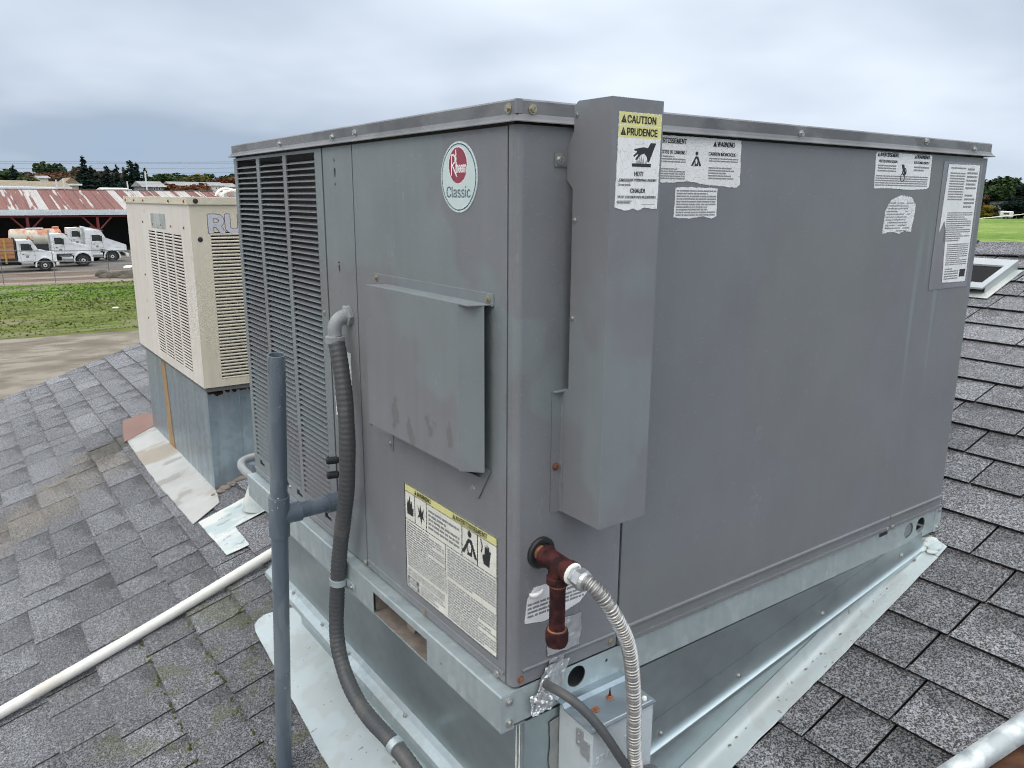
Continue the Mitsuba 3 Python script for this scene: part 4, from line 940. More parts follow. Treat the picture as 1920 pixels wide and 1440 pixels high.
part(VP, 'branch_socket', cat_(lathe(bc+bd*.72, bc+bd*1.1, [(0, .0205), (.0008, .0235), (.040, .0240), (.0405, .0205)], 26)), 'pvc_grey', smooth=40)
# ------------------------------------------------------------------ white drain pipe on the shingles
DP = thing('drain_pipe', 'long white plastic drain pipe lying across the shingles on the left', 'pipe')
xs = np.linspace(-1.6, .95, 30)
part(DP, 'pipe', tube(np.stack([xs, 1.905+.012*np.sin(xs*2.1), roof_z(xs)+.037+.003*np.sin(xs*5)], 1), .0200, 22), 'pvc_white', smooth=True)
part(DP, 'stamped_print', cat_(*[box(x, x+.008*rng.uniform(.4, 1), 1.901, 1.9035, roof_z(x)+.0578, roof_z(x)+.0583) for x in np.arange(-.53, -.40, .011)]), 'ink_grey')

# small bent grey tube at the far end of the rail
solo('bent_drain_tube', tube(spline([(.30, 1.50, -.008), (.12, 1.60, -.010), (.05, 1.638, -.014), (.008, 1.632, -.020), (-.010, 1.590, -.025), (-.012, 1.53, -.030), (-.010, 1.468, -.034)], 60), .0135, 14), 'fitting_grey', 'short bent light grey tube at the far end of the base rail', 'pipe', smooth=True)

# ------------------------------------------------------------------ L-shaped white flashing with a cone boot
PF = thing('pipe_flashing', 'white sheet flashing with a cone boot on the shingles between the two units', 'flashing')
part(PF, 'sheet', on_roof(edge_wob([(.050, 2.560), (.054, 2.130), (.146, 2.112), (.152, 2.330), (.62, 2.320), (.62, 2.60), (.30, 2.56)], .0015, .05, 3), .0150, .0016), 'flashing_white')
cx_, cy_ = .285, 2.41
part(PF, 'cone_boot', lathe((cx_, cy_, roof_z(cx_)+.010), (cx_, cy_, 5), [(0, .075), (.012, .072), (.10, .040), (.15, .030)], 26), 'flashing_white', smooth=40)
part(PF, 'vent_pipe', lathe((cx_, cy_, roof_z(cx_)), (cx_, cy_, 5), [(0, .027), (.22, .027)], 20), 'pvc_grey', smooth=40)

# ------------------------------------------------------------------ beige unit behind
U2 = thing('beige_unit', 'beige air conditioner with silver letters on its grille side, behind the grey one', 'air conditioner')
X0, X1, Y0, Y1 = .167, 1.45, 2.722, 4.165
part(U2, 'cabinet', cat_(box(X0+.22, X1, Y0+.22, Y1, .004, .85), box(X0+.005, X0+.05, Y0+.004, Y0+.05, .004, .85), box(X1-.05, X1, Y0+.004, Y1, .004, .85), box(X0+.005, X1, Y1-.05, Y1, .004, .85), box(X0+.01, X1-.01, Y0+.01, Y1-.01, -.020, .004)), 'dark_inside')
lc = [(2.905+.184*i, 2.905+.184*i+.158) for i in range(4)]
lp = rect(Y0, .001, Y1, .846)
for a, b in lc: lp = lp.difference(rect(a, .040, b, .702))
L2 = part(U2, 'louvre_panel', plane_yz(lp, X0, X0+.004), 'paint_beige_pale')
for a, b in lc:
    prof = sg.Polygon([(-.0010, 0), (-.0026, .0042), (-.0010, .0084), (.0012, .0084), (.0002, .0042), (.0012, 0)])
    m = extr(prof, b-a-.0008); v = m.vertices.copy(); m.vertices = np.stack([v[:, 0]+X0, v[:, 2]+a+.0004, v[:, 1]], 1); m.fix_normals()
    bl = ply_(m, 'paint_beige_pale')
    for r_ in range(44): part(L2, 'louvre_blade', bl, None, tw=T().translate([0, 0, .040+r_*.01505]))
gp = rect(X0+.0005, .001, X1, .846).difference(rect(.252, .036, .95, .722))
G2 = part(U2, 'grille_panel', plane_xz(gp, Y0-.0005, Y0+.0035), 'paint_beige')
prof = sg.Polygon([(.001, 0), (.0030, .0045), (.001, .0090), (-.0012, .0090), (.0004, .0045), (-.0012, 0)])
m = extr(prof, .698-.0008); v = m.vertices.copy(); m.vertices = np.stack([v[:, 2]+.2524, Y0-v[:, 0], v[:, 1]], 1); m.fix_normals()
bl = ply_(m, 'paint_beige')
for r_ in range(44): part(G2, 'grille_slat', bl, None, tw=T().translate([0, 0, .036+r_*.0156]))
part(U2, 'lid', cat_(box(X0-.010, X1+.01, Y0-.010, Y1+.01, .8435, .878, .0015)), 'paint_beige')
for xx, zz in ((.195, .860), (.205, .690)):
    part(U2, 'dark_plug', lathe((xx, Y0-.0105 if zz > .8 else Y0-.001, zz), (xx, -9, zz), [(0, .0115), (.003, .0105), (.004, .004)], 14), 'black_rubber')
for yy in (2.76, 3.05, 3.62, 3.86, 4.1): screw(U2, (X0-.0105, yy, .858), 'A', 'rust_orange', .9)
for yy, zz in ((2.84, .738), (3.09, .738), (3.30, .738), (3.48, .738), (3.73, .742), (3.80, .45), (3.83, .20)): screw(U2, (X0-.0003, yy, zz), 'A', 'rust_orange', .8)
part(U2, 'name_plate', plane_yz(rect(3.20, .7190, 3.52, .7950), X0-.0015, X0-.0003), 'plate_grey', label='faded grey metal plate above the louvres')
ru = meshkit.text_mesh('RU', .080, .001, True)
pol = shapely.union_all([sg.Polygon(ru.vertices[f][:, :2]) for f in ru.faces if abs(np.cross(ru.vertices[f][1]-ru.vertices[f][0], ru.vertices[f][2]-ru.vertices[f][0])[2]) > 1e-9])
b_ = pol.bounds; pol = affinity.translate(affinity.scale(affinity.translate(pol, -b_[0], -b_[1]), .150/(b_[2]-b_[0]), .081/(b_[3]-b_[1]), origin=(0, 0)), .247, .718)
pol = pol.buffer(.0030)
part(U2, 'letters', plane_xz(pol.buffer(.0024), Y0-.0016, Y0-.0005), 'maroon_edge')
part(U2, 'letters', plane_xz(pol, Y0-.0024, Y0-.0015), 'silver_letter', label='silver block letters with dark red outline')
part(U2, 'base_flange', cat_(box(X0+.012, X1, Y0+.012, Y1, -.022, .003)), 'dust_and_shadow')  # flange darkened in colour to paint the shadow under the cabinet

C2 = thing('beige_unit_curb', 'spangled galvanized curb with stained flashing under the beige unit', 'roof curb')
cx0, cy0, cy1 = .199, 2.803, 4.19
part(C2, 'skirt', plane_xz(sg.Polygon([(cx0, roof_z(cx0)), (1.35, roof_z(1.35)), (1.35, -.022), (cx0, -.022)]), cy0, cy1), 'galvanized_old')
part(C2, 'skirt_seam', cat_(box(cx0-.002, cx0+.001, cy0-.002, cy0+.02, roof_z(cx0), -.024), box(.345, .350, cy0-.004, cy0, roof_z(.345), -.024), tube([(.348, cy0-.003, -.03), (.348, cy0-.003, roof_z(.348)+.02)], .003, 6)), 'galvanized_old')
part(C2, 'caulk_run', plane_yz(ragged([(3.680, -.040), (3.765, -.040), (3.740, -.30), (3.735, -.540), (3.60, -.548), (3.635, -.46), (3.652, -.25)], .002, .03, 4), cx0-.004, cx0-.0005), 'caulk_brown', label='orange-brown run of caulk down the curb')
part(C2, 'apron', on_roof(edge_wob([(.199, 2.80), (.175, 2.645), (.028, 2.565), (.022, 2.9), (.015, 3.25), (.018, 3.67), (.030, 4.15), (.12, 4.17), (.21, 4.20)], .002, .06, 6), .0150, .002), 'apron_stained', label='pale rust-streaked metal apron')
part(C2, 'copper_patch', on_roof(edge_wob([(.010, 4.12), (.215, 4.17), (.255, 4.45), (.185, 4.52), (.075, 4.55)], .003, .06, 7), .0185, .0016), 'copper_sheet', label='reddish-brown sheet metal patch at the upper corner')
tar = []
for i in range(26):
    m = trimesh.creation.icosphere(subdivisions=1, radius=rng.uniform(.008, .02)); m.vertices *= (1.4, 1.4, .45)
    xx = .19+.30*i/26+rng.uniform(-.01, .01); m.apply_translation((xx, 2.79+rng.uniform(-.03, .01), roof_z(xx)+.012)); tar.append(m)
part(C2, 'sealant', cat_(*tar), 'dust_and_shadow', smooth=True)
part(C2, 'top_sealant', cat_(*[ (lambda m: (m.apply_translation((.21+.30*i/18, cy0-.004, -.035+rng.uniform(-.015, .012))), m)[1])(trimesh.creation.icosphere(subdivisions=1, radius=rng.uniform(.006, .016))) for i in range(18)]), 'rust_brown', smooth=True)
TB = thing('cable_bundle', 'loop of cream and white cable lying on top of the beige unit', 'cable')
for dx, dz in ((0, 0), (.022, -.010)):
    part(TB, 'cable', tube(spline([(.365+dx, 3.0, .883), (.378+dx, 3.0, .905+dz), (.41+dx, 3.01, .918+dz), (.46, 3.02, .912), (.56, 3.05, .884)], 30), .0055, 8), 'tape_white', smooth=True)
part(TB, 'fitting', lathe((.43, 3.06, .878), (.43, 3.06, 2), [(0, .008), (.020, .008), (.026, .016), (.034, .012)], 12), 'steel_fitting')
part(TB, 'pipe_stub', lathe((.465, 3.06, .878), (.465, 3.06, 2), [(0, .008), (.030, .008)], 12), 'fitting_grey')

# ------------------------------------------------------------------ slant roof vent on the right
RV = thing('roof_vent', 'low white sheet metal roof vent with a black grille near the ridge', 'roof vent')
va, vb, vy0, vy1, vh = 3.17, 3.50, .665, 1.30, .050
def vpt(x, y, h): return (x, y, roof_z(x)+h)
def vbox(x0, x1, y0, y1, h0, h1):
    v = [vpt(x, y, h) for x in (x0, x1) for y in (y0, y1) for h in (h0, h1)]
    m = trimesh.convex.convex_hull(np.array(v)); return m
part(RV, 'flange', vbox(va-.03, vb-.02, vy0-.035, vy1+.05, .014, .016), 'plate_grey')
part(RV, 'hood', cat_(vbox(va-.012, va+.045, vy0, vy1, vh-.004, vh+.004), vbox(vb-.075, vb, vy0, vy1, vh-.004, vh+.004), vbox(va+.045, vb-.075, vy0, vy0+.030, vh-.004, vh+.004), vbox(va+.045, vb-.075, vy1-.03, vy1, vh-.004, vh+.004),
     vbox(va+.02, vb-.01, vy0-.0, vy0+.004, .012, vh), vbox(va+.02, vb-.01, vy1-.004, vy1, .012, vh), vbox(vb-.012, vb, vy0, vy1, .012, vh)), 'vent_white')
part(RV, 'throat', vbox(vb-.05, vb-.04, vy0+.006, vy1-.006, .018, vh-.012), 'vent_white')
part(RV, 'grille', vbox(va+.045, vb-.075, vy0+.03, vy1-.03, vh-.008, vh-.005), 'mesh_black', label='black mesh set in the vent hood')

# ------------------------------------------------------------------ galvanized pipe and rusty stub, bottom right
GP = thing('galvanized_pipe', 'weathered galvanized steel pipe crossing the bottom right corner above the shingles', 'pipe')
mat('galv_pipe_col', proc(lambda p, n, uv: mix((.40, .44, .45), (.64, .68, .68), smoothstep(.38, .62, fbm(p.x*30, p.y*30, p.z*30, 4)))), .5, .35)
p0, p1 = np.array([.50, -.405, -.300]), np.array([1.35, -.635, -.005])
part(GP, 'pipe', tube(np.linspace(p0, p1, 12), .0235, 26), 'galv_pipe_col', smooth=True)
RSb = thing('rusty_vent_stub', 'rust-brown rounded iron stub below the galvanized pipe at the picture corner', 'pipe')
part(RSb, 'body', lathe((.87, -.525, roof_z(.87)-.01), (.87, -.525, 3), [(0, .094), (.05, .094), (.092, .091), (.116, .080), (.131, .058), (.139, .030), (.1400, .005)], 40), 'rust_brown', smooth=50)
part(RSb, 'base_collar', lathe((.87, -.525, roof_z(.87)-.03), (.87, -.525, 3), [(0, .104), (.03, .104), (.034, .094)], 40), 'rust_brown', smooth=40)

# ------------------------------------------------------------------ ground, far left and right
G = -4.6
def sheet(key, poly, z, bsdf, label, cat=None, kind='structure'):
    m = extr(poly, .002); v = m.vertices.copy(); v[:, 2] += z-.002; m.vertices = v
    solo(key, m, bsdf, label, cat, kind=kind)
sheet('ground', rect(-2500, -2500, 2500, 2500), G-.016, 'far_ground', 'flat ground reaching to the horizon')
sheet('sandy_ground', ragged([(-60, -30), (60, -30), (60, 33.5), (20, 35.0), (5, 35.2), (-5, 36.8), (-60, 38)], .25, 1.2, 1), G-.012, 'sand', 'bare sandy ground beside the building')
sheet('grass_verge', ragged([(-60, 37), (-5, 36.2), (5, 34.8), (20, 34.5), (60, 33), (60, 56), (10, 56.5), (4, 57.6), (-60, 58.5)], .25, 1.0, 2), G-.008, 'grass_green', 'patchy green grass beyond the roof edge')
sheet('dirt_yard', ragged([(-80, 58), (4, 57.2), (10, 56.2), (60, 55.5), (80, 72), (-80, 72)], .2, 1.5, 3), G-.010, 'dirt', 'brown dirt strip in front of the parked trucks')
sheet('truck_yard', ragged([(-80, 66.3), (6, 66.8), (60, 65.6), (80, 130), (-80, 130)], .3, 2, 4), G-.006, 'asphalt_yard', 'dark yard surface under the trucks')
sheet('green_field', ragged([(14, 4), (14, -160), (420, -160), (420, 175), (300, 150), (120, 60)], .5, 8, 5), G-.007, 'field_green', 'bright green field beyond the ridge on the right')
gv, gf = [], []
for i in range(15000):
    gx, gy = rng.uniform(-4, 14), rng.uniform(35.5, 57.0)
    den = meshkit.fbm(np.array([gx*.35, gy*.5, 1.0]), 3)
    if rng.random() > den*1.1: continue
    hgt, wd, an = rng.uniform(.02, .075)*(.5+den), rng.uniform(.03, .09), rng.uniform(0, math.pi)
    dx, dy = wd*math.cos(an), wd*math.sin(an); k0 = len(gv)
    gv += [(gx-dx, gy-dy, G-.01), (gx+dx, gy+dy, G-.01), (gx+rng.uniform(-.05, .05), gy+rng.uniform(-.05, .05), G-.008+hgt)]; gf.append((k0, k0+1, k0+2))
solo('grass_tufts', (np.array(gv), np.array(gf)), 'tuft_green', 'rough tufts of grass scattered over the verge', 'grass', kind='stuff')
hv = []
for i in range(40):
    m = trimesh.creation.icosphere(subdivisions=2, radius=1); m.vertices *= (rng.uniform(.25, .8), rng.uniform(.3, .8), rng.uniform(.10, .42)); m.vertices *= 1+.12*(nrg.random((len(m.vertices), 1))-.5)
    m.apply_translation((9.9+rng.gauss(0, 1.1), 60.3+rng.gauss(0, .5), G)); hv.append(m)
solo('soil_heap', cat_(*hv), 'soil_heap', 'low heap of dark soil and rubble behind the wire fence', 'soil heap', smooth=False)
for i, (x, y, s, l) in enumerate([(9.2, 44, .22, 'white scrap lying in the grass, nearer the beige unit'), (6.0, 42.5, .16, 'small white scrap in the grass, left one'), (9.3, 61.5, .28, 'white scrap lying before the soil heap'), (11.2, 67.5, .45, 'white scrap lying on the yard below the right-hand truck')]):
    m = trimesh.creation.icosphere(subdivisions=1, radius=s); m.vertices *= (1, .6, .35); m.vertices *= 1+.4*(nrg.random((len(m.vertices), 1))-.5); m.apply_translation((x, y, G+.03))
    solo('litter' if i == 0 else f'litter_{i:03d}', m, 'tape_white', l, 'litter')
# fence
FN = thing('wire_fence', 'low grey steel rail and wire fence between the grass and the truck yard', 'fence')
part(FN, 'top_rail', tube([(-14, 57.9, -2.02), (20, 57.9, -2.98)], .026, 8), 'fence_steel')
part(FN, 'mid_rail', tube([(-14, 57.92, -2.65), (20, 57.92, -3.72)], .022, 8), 'fence_steel')
for x in (-8.4, -4.8, -1.2, 2.2, 5.05, 8.25, 11.6): part(FN, 'fence_post', tube([(x, 58, G), (x, 58, -2.45-.029*x)], .022, 8), 'fence_steel')
solo('fence_cable', tube([(-8, 47.5, G+.55), (3, 47.8, G+.46), (14, 49.5, G+.50)], .012, 6), 'wire', 'single thin wire strung low across the grass', 'wire')

# ------------------------------------------------------------------ open shed
SD = thing('open_shed', 'long open-fronted shed with a rusty red and white sheet roof and red steel braces', 'shed')
ye, yr_ = 88.0, 97.0
ze, zr2 = -.42, 1.48
sx0, sx1, wpan = -32.0, 27.6, .82
i = 0; x = sx0
pr2 = random.Random(21)
seq = ['sheet_rust', 'sheet_mixed', 'sheet_rust', 'sheet_mixed', 'sheet_white', 'sheet_rust', 'sheet_mixed', 'sheet_rust', 'sheet_rust', 'sheet_mixed', 'sheet_rust', 'sheet_rust', 'sheet_rust', 'sheet_white', 'sheet_rust', 'sheet_mixed', 'sheet_white', 'sheet_mixed', 'sheet_rust', 'sheet_white', 'sheet_white', 'sheet_mixed', 'sheet_white']
while x < sx1-.1:
    n = 9; ys_ = np.linspace(0, wpan, n)
    zz = .028*np.sin(np.arange(n)*math.pi/1.0+.5) + .03*(np.arange(n) == 0)
    v = []
    for (yy, z0_) in ((ye-.25, ze-.02+.05), (yr_, zr2+.05)):
        for j in range(n): v.append((x+ys_[j], yy, z0_+zz[j]))
    lowv = [(a, b, c-.02) for a, b, c in v]; v = np.array(v+lowv); f = []
    for j in range(n-1):
        f += [[j, j+1, n+j+1], [j, n+j+1, n+j], [2*n+j, 3*n+j+1, 2*n+j+1], [2*n+j, 3*n+j, 3*n+j+1], [j, 2*n+j, 2*n+j+1], [j, 2*n+j+1, j+1]]
    kind = seq[(i-44) % len(seq)] if x > 3.0 else pr2.choice(seq)
    part(SD, 'roof_sheet', (v, np.array(f)), kind)
    x += wpan; i += 1
part(SD, 'rear_roof', plane_yz(sg.Polygon([(yr_, zr2+.03), (yr_, zr2+.05), (yr_+9.2, ze), (yr_+9.2, ze-.02)]), sx0, sx1), 'sheet_mixed')
part(SD, 'ridge_flashing', cat_(box(sx0, sx1, yr_-.18, yr_+.18, zr2+.08, zr2+.12)), 'roof_grey')
part(SD, 'fascia', box(sx0, sx1, ye-.33, ye-.26, ze-.50, ze+.02), 'fascia_white')
part(SD, 'rear_wall', box(sx0, sx1, yr_+8.8, yr_+9.0, G, ze), 'shed_dark')
part(SD, 'end_wall', cat_(plane_yz(sg.Polygon([(ye, G), (yr_+8.8, G), (yr_+8.8, ze-.05), (yr_, zr2-.02), (ye, ze-.05)]), sx1-.2, sx1), plane_yz(sg.Polygon([(ye, G), (yr_+8.8, G), (yr_+8.8, ze-.05), (yr_, zr2-.02), (ye, ze-.05)]), sx0, sx0+.2)), 'shed_dark')
part(SD, 'beam', box(sx0, sx1, ye-.1, ye+.1, ze-.70, ze-.50), 'red_steel')
for xp in (-29.7, -23.7, -17.7, -11.7, -5.7, .3, 6.30, 12.30, 18.3, 24.3):
    PO = part(SD, 'post', box(xp-.12, xp+.12, ye-.12, ye+.12, G, ze-.70), 'red_steel')
    for s in (-1, 1):
        part(PO, 'brace', tube([(xp+s*.1, ye, ze-2.0), (xp+s*1.35, ye, ze-.66)], .085, 6), 'red_steel')
for i, (xx, h, yy) in enumerate([(19.1, 2.15, 97.6), (17.15, 1.05, 97.6), (10.2, 1.1, 97.6), (10.95, 1.25, 98.2)]):
    part(SD, 'vent_pipe', tube([(xx, yy, zr2-.3), (xx-.05, yy, zr2+h)], .085 if i == 0 else .07, 8), 'fascia_white')

# ------------------------------------------------------------------ trucks (local: x forward, y away from the camera, z up; front axle at x=0)
def wheel(parent, x, y, r, w=.30):
    t = lathe((0, -w/2, 0), (0, w/2, 0), [(0, r*.60), (.02, r*.93), (.05, r), (w-.05, r), (w-.02, r*.93), (w, r*.60)], 28)
    m = t.copy(); m.apply_translation((x, y, r))
    wk = part(parent, 'wheel', m, 'tyre', smooth=40, tw=place_)
    m = lathe((0, -w/2-.005, 0), (0, w/2, 0), [(0, r*.16), (.0, r*.30), (.03, r*.36), (.02, r*.55), (.0, r*.60), (.08, r*.62)], 24); m.apply_translation((x, y, r))
    part(wk, 'rim', m, 'rim_white', smooth=40, tw=place_)
    m = lathe((0, -w/2-.03, 0), (0, w/2, 0), [(0, r*.13), (.04, r*.16)], 14); m.apply_translation((x, y, r))
    part(wk, 'hub', m, 'chassis', tw=place_)
def side(poly, y0, y1): return plane_xz(poly, y0, y1)
def soft(pts, r=.08): return sg.Polygon(pts).buffer(-r).buffer(r, 5)
def truck(key, label, pos, yaw, cab, hood_pts, win, screen, wr, W=2.2, extra=None, group=None, second_axle=-4.6, arch=True):
    global place_
    place_ = T().translate([pos[0], pos[1], G]) @ T().rotate([0, 0, 1], yaw) @ T().scale(.88)
    k = thing(key, label, 'truck', group)
    sx_ = .84
    cab, hood_pts, win, screen = [[(a*sx_, b) for a, b in q] for q in (cab, hood_pts, win, screen)]
    second_axle *= sx_
    h = W/2
    ar = circ(0, wr*.98, wr*1.22, 16)
    c = soft(cab, .10)
    part(k, 'cab', cat_(side(c.difference(ar), -h, h)), 'white_paint', tw=place_)
    hd = soft(hood_pts, .10)
    part(k, 'hood', cat_(side(hd.difference(ar), -h*.80, h*.80)), 'white_paint', tw=place_)
    for s in (-1, 1):
        part(k, 'wheel_arch', side(circ(0, wr*.98, wr*1.24, 16).intersection(rect(-3, wr*.5, 3, 5)), min(s*h*.60, s*h*.66), max(s*h*.60, s*h*.66)), 'chassis', tw=place_)
        fe = circ(0, wr*.98, wr*1.42, 16).intersection(rect(-3, wr*.75, 3, 5)).difference(ar)
        part(k, 'fender', side(fe, min(s*h, s*h*.72), max(s*h, s*h*.72)), 'white_paint', tw=place_)
        wn = soft(win, .05)
        part(k, 'side_window', side(wn, s*h-.012, s*h+.012), 'truck_glass', tw=place_)
        part(k, 'door_seam', cat_(box(win[0][0]-.09, win[0][0]-.075, s*h-.008, s*h+.008, cab[0][1]+.12, win[1][1]+.08), box(win[3][0]+.06, win[3][0]+.075, s*h-.008, s*h+.008, cab[0][1]+.12, win[0][1])), 'chassis', tw=place_)
        part(k, 'door_handle', box(win[0][0]+.05, win[0][0]+.22, s*h-.02, s*h+.02, win[0][1]-.32, win[0][1]-.27), 'chassis', tw=place_)
        part(k, 'mirror', box(win[2][0]-.02, win[2][0]+.14, s*(h+.22)-.05, s*(h+.22)+.05, win[0][1]-.05, win[0][1]+.50, .02), 'chassis', tw=place_)
        wheel(k, 0, s*(h-.18), wr)
        wheel(k, second_axle, s*(h-.25), wr, .5)
        part(k, 'headlight', box(hood_pts[2][0]-.20, hood_pts[2][0]-.015, min(s*h*.80, s*h*.62), max(s*h*.803, s*h*.62), hood_pts[2][1]-.55, hood_pts[2][1]-.36), 'rim_white', tw=place_)
        part(k, 'door_emblem', box(win[0][0]+.30, win[0][0]+.52, s*h-.010, s*h+.010, win[0][1]-.62, win[0][1]-.42), 'ink_grey', tw=place_)
        part(k, 'step', box(cab[0][0]+.15, cab[-1][0]-.1, min(s*h*.98, s*h*.72), max(s*h*.98, s*h*.72), .52, .58), 'alu_tank', tw=place_)
        part(k, 'mud_flap', box(second_axle-wr-.12, second_axle-wr-.09, min(s*h, s*h*.6), max(s*h, s*h*.6), .22, 1.05), 'chassis', tw=place_)
    part(k, 'grille', box(hood_pts[2][0]-.03, hood_pts[2][0]+.012, -h*.5, h*.5, hood_pts[2][1]-.62, hood_pts[2][1]-.12), 'chassis', tw=place_)
    part(k, 'sun_visor', box(screen[1][0]+.02, screen[1][0]+.22, -h*.86, h*.86, screen[1][1]-.02, screen[1][1]+.03), 'chassis', tw=place_)
    for q in (-.6, 0, .6): part(k, 'roof_light', box(screen[1][0]-.28, screen[1][0]-.18, q*h-.07, q*h+.07, cab[1][1]-.01, cab[1][1]+.06), 'rust_orange', tw=place_)
    (xa_, za_), (xb_, zb_) = screen
    dx, dz = xb_-xa_, zb_-za_; L_ = math.hypot(dx, dz); nx, nz = dz/L_*.015, -dx/L_*.015
    part(k, 'windscreen', side(sg.Polygon([(xa_+nx, za_+nz), (xb_+nx, zb_+nz), (xb_-nx, zb_-nz), (xa_-nx, za_-nz)]), -h*.84, h*.84), 'truck_glass', tw=place_)
    part(k, 'chassis_frame', cat_(box(second_axle-1.6, hood_pts[2][0]-.2, -.5, .5, .55, .85)), 'chassis', tw=place_)
    part(k, 'bumper', box(hood_pts[2][0]-.1, hood_pts[2][0]+.12, -h*.98, h*.98, .45, .80, .04), 'rim_white', tw=place_)
    for s in (-1, 1): part(k, 'fuel_tank', lathe((-1.7, s*(h-.25), .72), (-.8, s*(h-.25), .72), [(0, .05), (.02, .27), (.88, .27), (.9, .05)], 18), 'alu_tank', smooth=40, tw=place_)
    if extra: extra(k)
    return k
def ex1(k):
    B = part(k, 'cargo_bed', box(-8.5, -2.05, -1.15, 1.15, .95, 1.12), 'chassis', tw=place_)
    for j in range(5): part(B, 'side_board', box(-8.5, -2.10, -1.18, -1.12, 1.16+j*.32, 1.45+j*.32), 'lumber', tw=place_)
    for j in range(5): part(B, 'side_board', box(-8.5, -2.10, 1.12, 1.18, 1.16+j*.32, 1.45+j*.32), 'lumber', tw=place_)
    part(B, 'load', box(-8.4, -2.2, -1.1, 1.1, 1.12, 2.62), 'lumber', tw=place_)
    for xp in (-2.75, -5.0, -7.0): part(B, 'stake', box(xp-.07, xp+.07, -1.24, -1.18, .75, 2.80), 'yellow_post', tw=place_)
    part(B, 'headboard', box(-2.06, -1.98, -1.15, 1.15, .95, 2.80), 'chassis', tw=place_)
truck('parked_truck', 'white flatbed truck with a brown slatted timber bed, nearest of the parked trucks', (5.44, 68.3), 0,
      [(-2.26, .82), (-2.26, 2.62), (-.98, 2.62), (-.42, 1.80), (-.42, .82)], [(-.55, .80), (-.55, 1.82), (1.12, 1.50), (1.12, .80)],
      [(-1.92, 1.78), (-1.92, 2.34), (-1.20, 2.34), (-.86, 1.78)], [(-.40, 1.84), (-.94, 2.54)], .50, 2.2, ex1, 'trucks parked before the open shed')
def ex2(k):
    part(k, 'exhaust_stack', tube([(-2.52, -1.0, .9), (-2.52, -1.0, 3.3)], .08, 10), 'alu_tank', tw=place_)
    part(k, 'fifth_wheel', lathe((-4.6, 0, .85), (-4.6, 0, 2), [(0, .55), (.15, .55)], 20), 'chassis', tw=place_)
    part(k, 'step', cat_(*[box(-1.8, -1.0, -1.16, -.9, z, z+.06) for z in (.55, .95)]), 'alu_tank', tw=place_)
truck('parked_truck_001', 'white tractor truck with a dark side window, second from the left in the front row', (8.43, 71.6), 0,
      [(-2.85, 1.2), (-2.85, 2.95), (-1.55, 2.95), (-.85, 2.15), (-.85, 1.2)], [(-1.0, 1.0), (-1.0, 2.20), (.86, 1.78), (.86, 1.0)],
      [(-2.55, 2.05), (-2.55, 2.62), (-1.85, 2.62), (-1.78, 2.05)], [(-.82, 2.20), (-1.50, 2.86)], .55, 2.3, ex2, 'trucks parked before the open shed')
def ex3(k):
    tk = part(k, 'water_tank', lathe((-6.9, 0, 2.30), (-2.5, 0, 2.30), [(0, .3), (.05, .72), (.22, .88), (4.2, .88), (4.35, .72), (4.4, .3)], 28), 'tank_rusty', smooth=40, label='cream water tank streaked with rust', tw=place_)
    part(tk, 'walkway', box(-5.4, -4.0, -.35, .35, 3.15, 3.25), 'white_paint', tw=place_)
    part(tk, 'hatch', lathe((-2.95, 0, 3.05), (-2.95, 0, 5), [(0, .3), (.28, .3), (.34, .2)], 14), 'tank_rusty', tw=place_)
    part(tk, 'band', cat_(*[lathe((x, 0, 2.30), (x+1, 0, 2.30), [(0, .89), (.0, .90), (.06, .90), (.06, .89)], 28) for x in (-5.5, -4.1)]), 'tank_rusty', tw=place_)
    part(tk, 'saddle', box(-6.7, -2.7, -.7, .7, .85, 1.75), 'chassis', tw=place_)
truck('parked_truck_002', 'white tanker truck with a rusty cream water tank, parked behind the front row', (10.0, 77.0), 0,
      [(-2.45, .9), (-2.45, 3.25), (-1.15, 3.25), (-.55, 2.45), (-.55, .9)], [(-.7, .85), (-.7, 2.50), (1.05, 2.10), (1.05, .85)],
      [(-2.1, 2.40), (-2.1, 2.95), (-1.45, 2.95), (-1.30, 2.40)], [(-.52, 2.50), (-1.10, 3.16)], .55, 2.4, ex3, 'trucks parked before the open shed')
def ex4(k):
    part(k, 'wind_fairing', side(soft([(-2.18, 3.05), (-2.30, 3.42), (-2.15, 3.40), (-1.0, 3.08), (-1.0, 3.02)], .02), -1.0, 1.0), 'white_paint', tw=place_)
    for s in (-1, 1): part(k, 'exhaust_stack', tube([(-2.32, s*1.05, .9), (-2.32, s*1.05, 3.25)], .085, 10), 'alu_tank', tw=place_)
    part(k, 'tool_box', box(-2.1, -1.0, -1.17, -.9, .55, 1.30), 'rim_white', tw=place_)
    part(k, 'beacon', lathe((-1.45, 0, 3.10), (-1.45, 0, 4), [(0, .16), (.22, .14), (.26, .05)], 10), 'leaf_rust', tw=place_)
truck('parked_truck_003', 'white tractor truck with a long sloping hood, rightmost beside the beige unit', (11.15, 75.4), 0,
      [(-2.60, 1.25), (-2.60, 3.10), (-.95, 3.05), (-.55, 2.35), (-.55, 1.25)], [(-.9, 1.0), (-.8, 2.42), (1.62, 1.62), (1.62, 1.0)],
      [(-1.95, 2.05), (-1.95, 2.62), (-1.10, 2.62), (-.95, 2.05)], [(-.50, 2.38), (-.90, 2.98)], .52, 2.4, ex4, 'trucks parked before the open shed')

